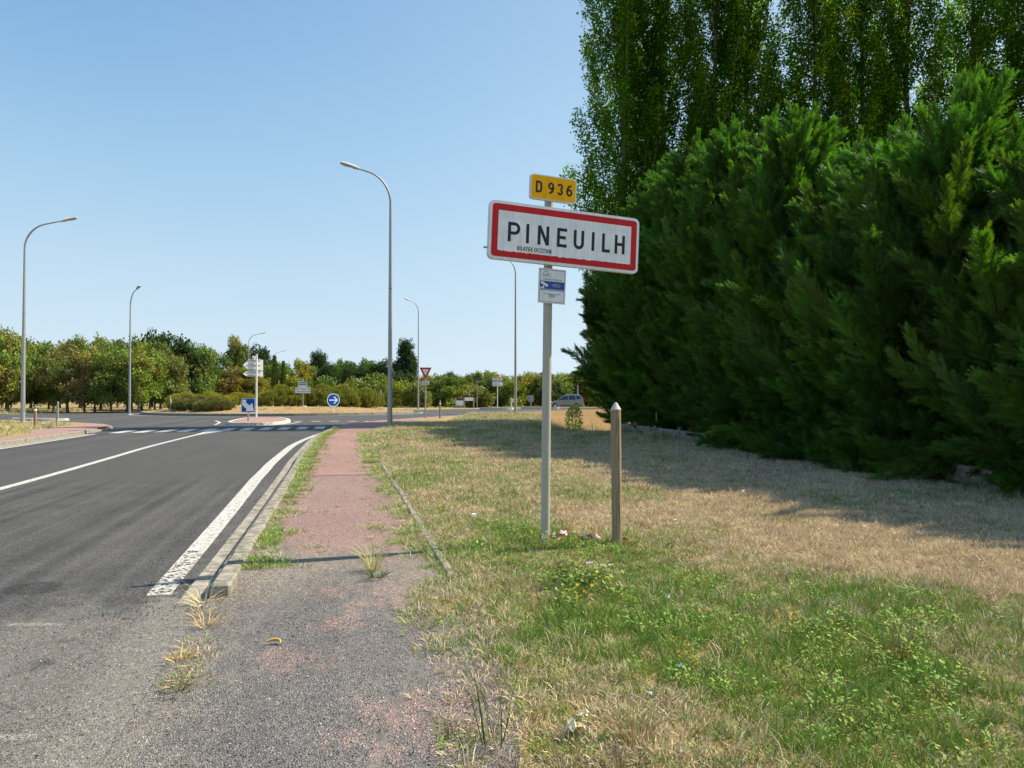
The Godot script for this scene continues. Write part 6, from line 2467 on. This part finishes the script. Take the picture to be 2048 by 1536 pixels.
	add_child(holder)
	tag(holder, "weeds and grass growing along both edges of the red footpath", "weeds", "", "stuff")
	for k in 3: many("grass_blades", short[k], fs[k], ft[k], holder)
	fs = [[], []]
	ft = [[], []]
	for i in 5200:
		var p := Vector2.ZERO
		var y := 0.1
		var q := i % 4
		if q == 0:
			var a := r.randf() * TAU
			var rr := (RI - 0.4) * sqrt(r.randf())
			p = CEN + Vector2(cos(a), sin(a)) * rr
			y = island_h(p.x, p.y)
		elif q == 1:
			var z := r.randf_range(-36.0, -17.0)
			var kx := lerpf(-13.4, -19.5, clampf((z + 19.5) / -16.0, 0, 1))
			p = Vector2(kx - r.randf_range(0.5, 1.0) - r.randf() * 14.0, z)
			if p.y < -34.5 and p.x > -21.0: continue
		elif q == 2:
			p = Vector2(r.randf_range(-16.0, 24.0), r.randf_range(-112.0, -98.0))
			y = -0.03
		else:
			p = Vector2(r.randf_range(-62.0, -40.0), r.randf_range(-76.0, -60.0))
			y = -0.03
		var k := r.randi() % 2
		var s := r.randf_range(1.2, 2.2) * (1.0 if q < 2 else 1.5)
		fs[k].append(Transform3D(Basis(Vector3.UP, r.randf() * TAU) * Basis.from_scale(Vector3(s * 1.5, s * (0.8 if q == 0 else 1.0), s * 1.5)), Vector3(p.x, y, p.y)))
		var dry := 0.9 if q == 0 else (0.45 if q == 2 else 0.5)
		ft[k].append(straw.call() if r.randf() < dry else fresh.call() * 1.1)
	holder = Node3D.new()
	holder.name = numbered("far_grass")
	add_child(holder)
	tag(holder, "rough grass on the islands and below the distant trees", "grass", "", "stuff")
	many("grass_blades", short[3], fs[0], ft[0], holder)
	many("grass_blades", long[2], fs[1], ft[1], holder)

# single clumps that the photograph shows one by one
func clumps() -> void:
	var g: Material = M.grass_blade
	for q in [[-1.93, 0.0, -4.72, 60, 0.17, 2.2, 0.7, 0.6, 0.38, "long bleached grass clump sprawling over the end of the kerb"], [-1.72, 0.01, -4.25, 50, 0.1, 2.2, 0.62, 0.48, 0.28, "low straw clump in the gutter crack below the kerb end"], [-1.62, 0.02, -3.68, 40, 0.08, 2.0, 0.62, 0.48, 0.2, "small yellow grass clump in the cracked joint of the tarmac"], [-1.45, 0.03, -3.27, 40, 0.075, 2.0, 0.16, 0.16, 0.05, "flat green weed growing in the tarmac nearest the camera"], [-0.97, 0.1, -5.25, 60, 0.24, 0.75, 0.52, 0.48, 0.18, "upright pale grass clump at the right edge of the red path"], [-0.9, 0.1, -5.02, 60, 0.09, 1.6, 0.13, 0.2, 0.04, "low green grass cushion in front of the pale clump on the path"], [1.75, 0.1, -3.45, 70, 0.2, 0.7, 0.3, 0.27, 0.11, "tall thin grass clump in the leafy foreground at the right"], [0.42, 0.1, -2.62, 80, 0.16, 0.8, 0.42, 0.34, 0.2, "straw coloured clump right of the crumpled wrapper"], [-0.06, 0.1, -2.62, 14, 0.34, 0.3, 0.12, 0.17, 0.04, "thin green stalk standing at the edge of the worn tarmac"]]:
		var b := tuft(int(q[0] * 100) + 2000, q[3], q[4], 0.0045, 0.045, q[5])
		for i in b.c.size(): b.c[i] = Color(b.c[i].r * q[6], b.c[i].g * q[7], b.c[i].b * q[8])
		var o := part("grass_clump", b, g)
		tag(o, q[9], "grass clump", "")
		o.position = Vector3(q[0], q[1], q[2])
	# mallow with yellow leaf in the grass between camera and sign
	var t := thing("wild_mallow", "bright green broad leaved mallow plant with yellow leaf in front of the posts", "plant", Vector3(0.4, 0.1, -4.75))
	var b := MB.new()
	var r := rg(2100)
	for i in 300:
		var p := Vector3(r.randfn(0, 0.14), r.randf_range(0.01, 0.13), r.randfn(0, 0.14))
		var nn := (Vector3.UP + rdir(r) * 0.7).normalized()
		var x := nn.cross(rdir(r)).normalized()
		var y := nn.cross(x)
		var s := r.randf_range(0.009, 0.018)
		var tone := r.randf_range(0.75, 1.3)
		b.col = Color(0.15 * tone, 0.24 * tone, 0.045 * tone) if r.randf() > 0.09 else Color(0.62, 0.42, 0.03)
		for k in 5:
			b.leaf(p, p + (x * cos(k * TAU / 5) + y * sin(k * TAU / 5)) * s, p + (x * cos((k + 1) * TAU / 5) + y * sin((k + 1) * TAU / 5)) * s)
	part("leaves", b, g, t)
	b = MB.new()
	b.col = Color(0.1, 0.15, 0.04)
	for i in 14:
		var a := i * 2.4
		b.tube([Vector3.ZERO, Vector3(cos(a) * 0.1, 0.06, sin(a) * 0.1), Vector3(cos(a) * 0.22, 0.1, sin(a) * 0.22)], [0.003, 0.003, 0.002], 4, false)
	part("stems", b, g, t)
	b = MB.new()
	for i in 5:
		var c := Vector3(0.15 + r.randf_range(-0.08, 0.1), 0.12, -0.12 + r.randf_range(-0.06, 0.06))
		b.col = Color(0.62, 0.5, 0.66)
		for k in 5: b.leaf(c, c + Vector3(cos(k * 1.26), 0.3, sin(k * 1.26)) * 0.018, c + Vector3(cos(k * 1.26 + 0.9), 0.3, sin(k * 1.26 + 0.9)) * 0.018)
	part("flowers", b, g, t)
	# laurel at the edge of the ditch
	t = thing("laurel_bush", "young light green laurel standing on the bank in front of the car", "bush", Vector3(3.15, gh(3.15, -38.0) - 0.05, -38.0))
	b = MB.new()
	for i in 620:
		var f := r.randf()
		var a := r.randf() * TAU
		var rr := 0.36 * sqrt(sin(clampf(f * 0.9 + 0.1, 0, 1) * PI)) * sqrt(r.randf()) + 0.03
		var p := Vector3(cos(a) * rr, 0.1 + f * 1.5, sin(a) * rr)
		var y := (Vector3(cos(a), 0.9, sin(a)) + rdir(r) * 0.5).normalized()
		var x := y.cross(rdir(r)).normalized()
		var l := r.randf_range(0.12, 0.2)
		var tone := r.randf_range(0.75, 1.3)
		b.col = Color(0.36 * tone, 0.42 * tone, 0.09 * tone)
		b.leaf(p, p + y * l * 0.5 + x * l * 0.2, p + y * l)
		b.leaf(p, p + y * l, p + y * l * 0.5 - x * l * 0.2)
	part("foliage", b, g, t)
	b = MB.new()
	b.col = Color(0.12, 0.1, 0.05)
	for i in 5: b.tube([Vector3.ZERO, Vector3(cos(i * 2.4) * 0.1, 0.8, sin(i * 2.4) * 0.1), Vector3(cos(i * 2.4) * 0.2, 1.45, sin(i * 2.4) * 0.2)], [0.015, 0.01, 0.004], 5, false)
	part("stems", b, g, t)

# ------------------------------------------------------------------ litter and grit
func crumple(s: int, w: float, h: float, k: float, c: Color, c2: Color) -> MB:
	var r := rg(s)
	var b := MB.new()
	var n := 5
	var g := []
	for i in n + 1:
		var row := []
		for j in n + 1: row.append(Vector3((i / float(n) - 0.5) * w, absf(r.randfn(0.0, k)), (j / float(n) - 0.5) * h) + rdir(r) * k * 0.5)
		g.append(row)
	for i in n:
		for j in n:
			b.col = c if r.randf() > 0.25 else c2
			b.leaf(g[i][j], g[i + 1][j], g[i + 1][j + 1])
			b.leaf(g[i][j], g[i + 1][j + 1], g[i][j + 1])
	return b

func litter() -> void:
	var m := mat("litter", Color.WHITE, 0.55, 0.0, 0.4)
	m.vertex_color_use_as_albedo = true
	m.cull_mode = BaseMaterial3D.CULL_DISABLED
	for q in [[0.22, 0.13, -2.66, 0.07, 0.05, 0.016, Color(0.72, 0.68, 0.5), Color(0.5, 0.32, 0.08), "crumpled cream wrapper in the straw at the front edge of the grass", "wrapper"], [0.255, 0.165, -2.7, 0.04, 0.035, 0.012, Color(0.82, 0.8, 0.74), Color(0.6, 0.4, 0.12), "torn white end of the wrapper standing up in the grass", "wrapper"], [-0.21, 0.115, -7.22, 0.06, 0.03, 0.008, Color(0.84, 0.84, 0.84), Color(0.75, 0.75, 0.75), "torn scrap of white paper in the grass left of the sign post", "paper scrap"], [0.55, 0.12, -3.0, 0.022, 0.018, 0.008, Color(0.8, 0.8, 0.82), Color(0.7, 0.7, 0.7), "white fluff caught in green blades in the middle of the near grass", "paper scrap"], [0.73, 0.13, -3.28, 0.02, 0.02, 0.008, Color(0.8, 0.8, 0.82), Color(0.7, 0.7, 0.7), "white fluff right of the tall blades in the near grass", "paper scrap"], [0.92, 0.12, -4.45, 0.03, 0.03, 0.008, Color(0.82, 0.8, 0.8), Color(0.7, 0.6, 0.7), "pale scrap in the grass below the wooden post", "paper scrap"]]:
		var o := part("paper_litter", crumple(int(q[0] * 1000) + 3000, q[3], q[4], q[5], q[6], q[7]), m)
		tag(o, q[8], q[9])
		o.position = Vector3(q[0], q[1], q[2])
	var t := thing("cigarette_packet", "small crushed white packet with red edge lying in the grass left of the sign", "packet", Vector3(-0.39, 0.115, -7.43), 0.5)
	var b := MB.new()
	b.col = Color(0.78, 0.78, 0.8)
	b.chamfer_box(Vector3(0.01, 0.02, 0), Vector3(0.05, 0.04, 0.03), 0.006)
	part("box", b, m, t)
	b = MB.new()
	b.col = Color(0.62, 0.08, 0.02)
	b.chamfer_box(Vector3(-0.025, 0.01, 0.005), Vector3(0.022, 0.022, 0.03), 0.004)
	part("flap", b, m, t)
	# curled dry husk on the tarmac
	b = MB.new()
	var pts := []
	var rad := []
	for i in 11:
		var f := i / 10.0
		var a := lerpf(-2.6, 0.7, f)
		pts.append(Vector3(cos(a) * 0.026 + f * 0.035, 0.009 + 0.008 * sin(f * PI), sin(a) * 0.018))
		rad.append(0.0075 * sin(PI * clampf(f * 0.92 + 0.05, 0, 1)) + 0.0012)
	b.col = Color(0.6, 0.38, 0.08)
	b.tube(pts, rad, 8)
	var o := part("dry_husk", b, m)
	tag(o, "curled ochre seed husk lying alone on the worn tarmac", "husk")
	o.position = Vector3(-1.23, 0.05, -3.83)
	# crumbs of tarmac, loose gravel and pale chips
	b = MB.new()
	var v := [Vector3(1, 0, 0.2), Vector3(-0.8, 0.1, 0.5), Vector3(0.1, 0.75, 0), Vector3(0, -0.5, 0.1), Vector3(0.2, 0.1, 0.9), Vector3(-0.1, 0, -0.9)]
	for f in [[0, 2, 4], [4, 2, 1], [1, 2, 5], [5, 2, 0], [0, 4, 3], [4, 1, 3], [1, 5, 3], [5, 0, 3]]:
		var nn: Vector3 = (v[f[0]] + v[f[1]] + v[f[2]]).normalized()
		b.tri(v[f[0]], v[f[1]], v[f[2]], nn)
	var st := mat("stone", Color.WHITE, 0.9, 0.0, 0.3)
	st.vertex_color_use_as_albedo = true
	var chip := b.mesh(st)
	var r := rg(3100)
	var where := []
	var tints := []
	var put := func(x: float, y: float, z: float, s: float, c: Color) -> void:
		where.append(Transform3D(Basis(Vector3.UP, r.randf() * TAU) * Basis(Vector3.RIGHT, r.randf_range(-0.5, 0.5)) * Basis.from_scale(Vector3(s, s * r.randf_range(0.5, 0.9), s * r.randf_range(0.7, 1.1))), Vector3(x, y, z)))
		tints.append(c)
	for i in 1500:
		var z := -4.4 - pow(r.randf(), 1.6) * 9.0
		var t0 := r.randfn(-0.42, 0.14)
		if t0 > -0.02: continue
		var k := r.randf_range(0.6, 1.4)
		put.call(kr_x(z) + t0, 0.004, z, r.randf_range(0.002, 0.006) * (1.6 if r.randf() < 0.12 else 1.0), Color(0.045 * k, 0.043 * k, 0.042 * k))
	for i in 700:
		var x := r.randf_range(-2.6, -0.3)
		var z := r.randf_range(-5.3, -2.2)
		var t0 := x - kr_x(z)
		var y := 0.004 if t0 < 0 else lerpf(0.006, 0.09, smoothstep(0.0, 1.0, t0))
		var k := r.randf_range(0.5, 1.5)
		put.call(x, y, z, r.randf_range(0.0025, 0.0065), Color(0.05 * k, 0.048 * k, 0.046 * k) if r.randf() < 0.7 else Color(0.6, 0.56, 0.5))
	for i in 9000:
		var s := r.randf_range(-3.0, 3.0)
		var t0 := r.randf_range(0.15, 1.6)
		var z := -5.02 - s * 0.974
		var n1 := nz_b.get_noise_2d(t0 * 2.2 + 11.0, s * 2.0)
		var chance := smoothstep(-0.2, 1.3, s + n1) * 0.85 + smoothstep(0.15, 0.5, n1) * 0.6
		chance += smoothstep(1.1, 1.6, t0) * 0.3
		if r.randf() > chance: continue
		var y := lerpf(lerpf(0.006, 0.09, smoothstep(0.0, 1.0, t0)), 0.092, smoothstep(-0.5, 0.35, s))
		var k := r.randf_range(0.7, 1.25)
		var c := Color(0.36 * k, 0.19 * k, 0.155 * k)
		if r.randf() < 0.15: c = Color(0.44 * k, 0.3 * k, 0.25 * k)
		put.call(kr_x(z) + t0 * 1.026, y + 0.001, z, r.randf_range(0.002, 0.0048), c)
	var mi := many("loose_gravel", chip, where, tints)
	tag(mi, "loose red gravel, tarmac crumbs and pale chips on path and gutter", "gravel", "", "stuff")
	# fallen yellow leaves on the shaded grass
	where = []
	tints = []
	b = MB.new()
	b.leaf(Vector3(0, 0, 0), Vector3(0.5, 0.12, 0.4), Vector3(0, 0, 1))
	b.leaf(Vector3(0, 0, 0), Vector3(0, 0, 1), Vector3(-0.5, 0.15, 0.45))
	var lf := b.mesh(M.litter)
	for i in 130:
		var z := -6.0 - pow(r.randf(), 0.9) * 18.0
		var x := lerpf(0.5, 5.2, r.randf())
		var k := r.randf_range(0.7, 1.2)
		where.append(Transform3D(Basis(Vector3.UP, r.randf() * TAU) * Basis(Vector3.RIGHT, r.randf_range(-0.4, 0.4)) * Basis.from_scale(Vector3.ONE * r.randf_range(0.03, 0.06)), Vector3(x, gh(x, z) + 0.04, z)))
		tints.append(Color(0.6 * k, 0.45 * k, 0.16 * k) if r.randf() < 0.8 else Color(0.7, 0.68, 0.6))
	mi = many("fallen_leaves", lf, where, tints)
	tag(mi, "pale yellow poplar leaves scattered over the shaded grass", "leaves", "", "stuff")

# ------------------------------------------------------------------ everything
func _ready() -> void:
	set_up()
	make_asphalt_tile()
	make_gravel_tile()
	make_thatch_tile()
	lay_out()
	sign_mats()
	mat("pole_white", lin(0.74, 0.73, 0.69), 0.5, 0.0, 0.5)
	mat("board_white", lin(0.82, 0.82, 0.82), 0.5, 0.0, 0.5)
	wood_mat("wood", lin(0.6, 0.545, 0.47), 501)
	mat("wood_grey", lin(0.6, 0.57, 0.52), 0.85, 0.0, 0.3)
	mat("crack_dark", lin(0.09, 0.065, 0.045), 0.95, 0.0, 0.2)
	mat("wood_brown", lin(0.3, 0.2, 0.13), 0.85, 0.0, 0.3)
	mat("bark_grey", lin(0.2, 0.17, 0.13), 0.95, 0.0, 0.2)
	mat("bark_red", lin(0.13, 0.075, 0.045), 0.95, 0.0, 0.2)
	var tp := mat("tape", Color.WHITE, 0.4, 0.0, 0.5)
	tp.vertex_color_use_as_albedo = true
	tp.cull_mode = BaseMaterial3D.CULL_DISABLED
	mat("car_paint", lin(0.38, 0.36, 0.33), 0.32, 0.4, 0.5)
	M.car_paint.clearcoat_enabled = true
	M.car_paint.clearcoat = 0.8
	M.car_paint.clearcoat_roughness = 0.1
	mat("car_glass", lin(0.03, 0.04, 0.045), 0.08, 0.0, 0.6)
	mat("car_dark", lin(0.02, 0.02, 0.022), 0.6, 0.0, 0.4)
	mat("rim_silver", lin(0.5, 0.5, 0.52), 0.35, 0.6, 0.5)
	ground_mats()
	build_ground()
	garden_wall()
	hedge()
	poplars()
	woods()
	shrubs()
	lamps()
	town_sign()
	wood_post()
	other_signs()
	car()
	tapes()
	grass()
	clumps()
	litter()
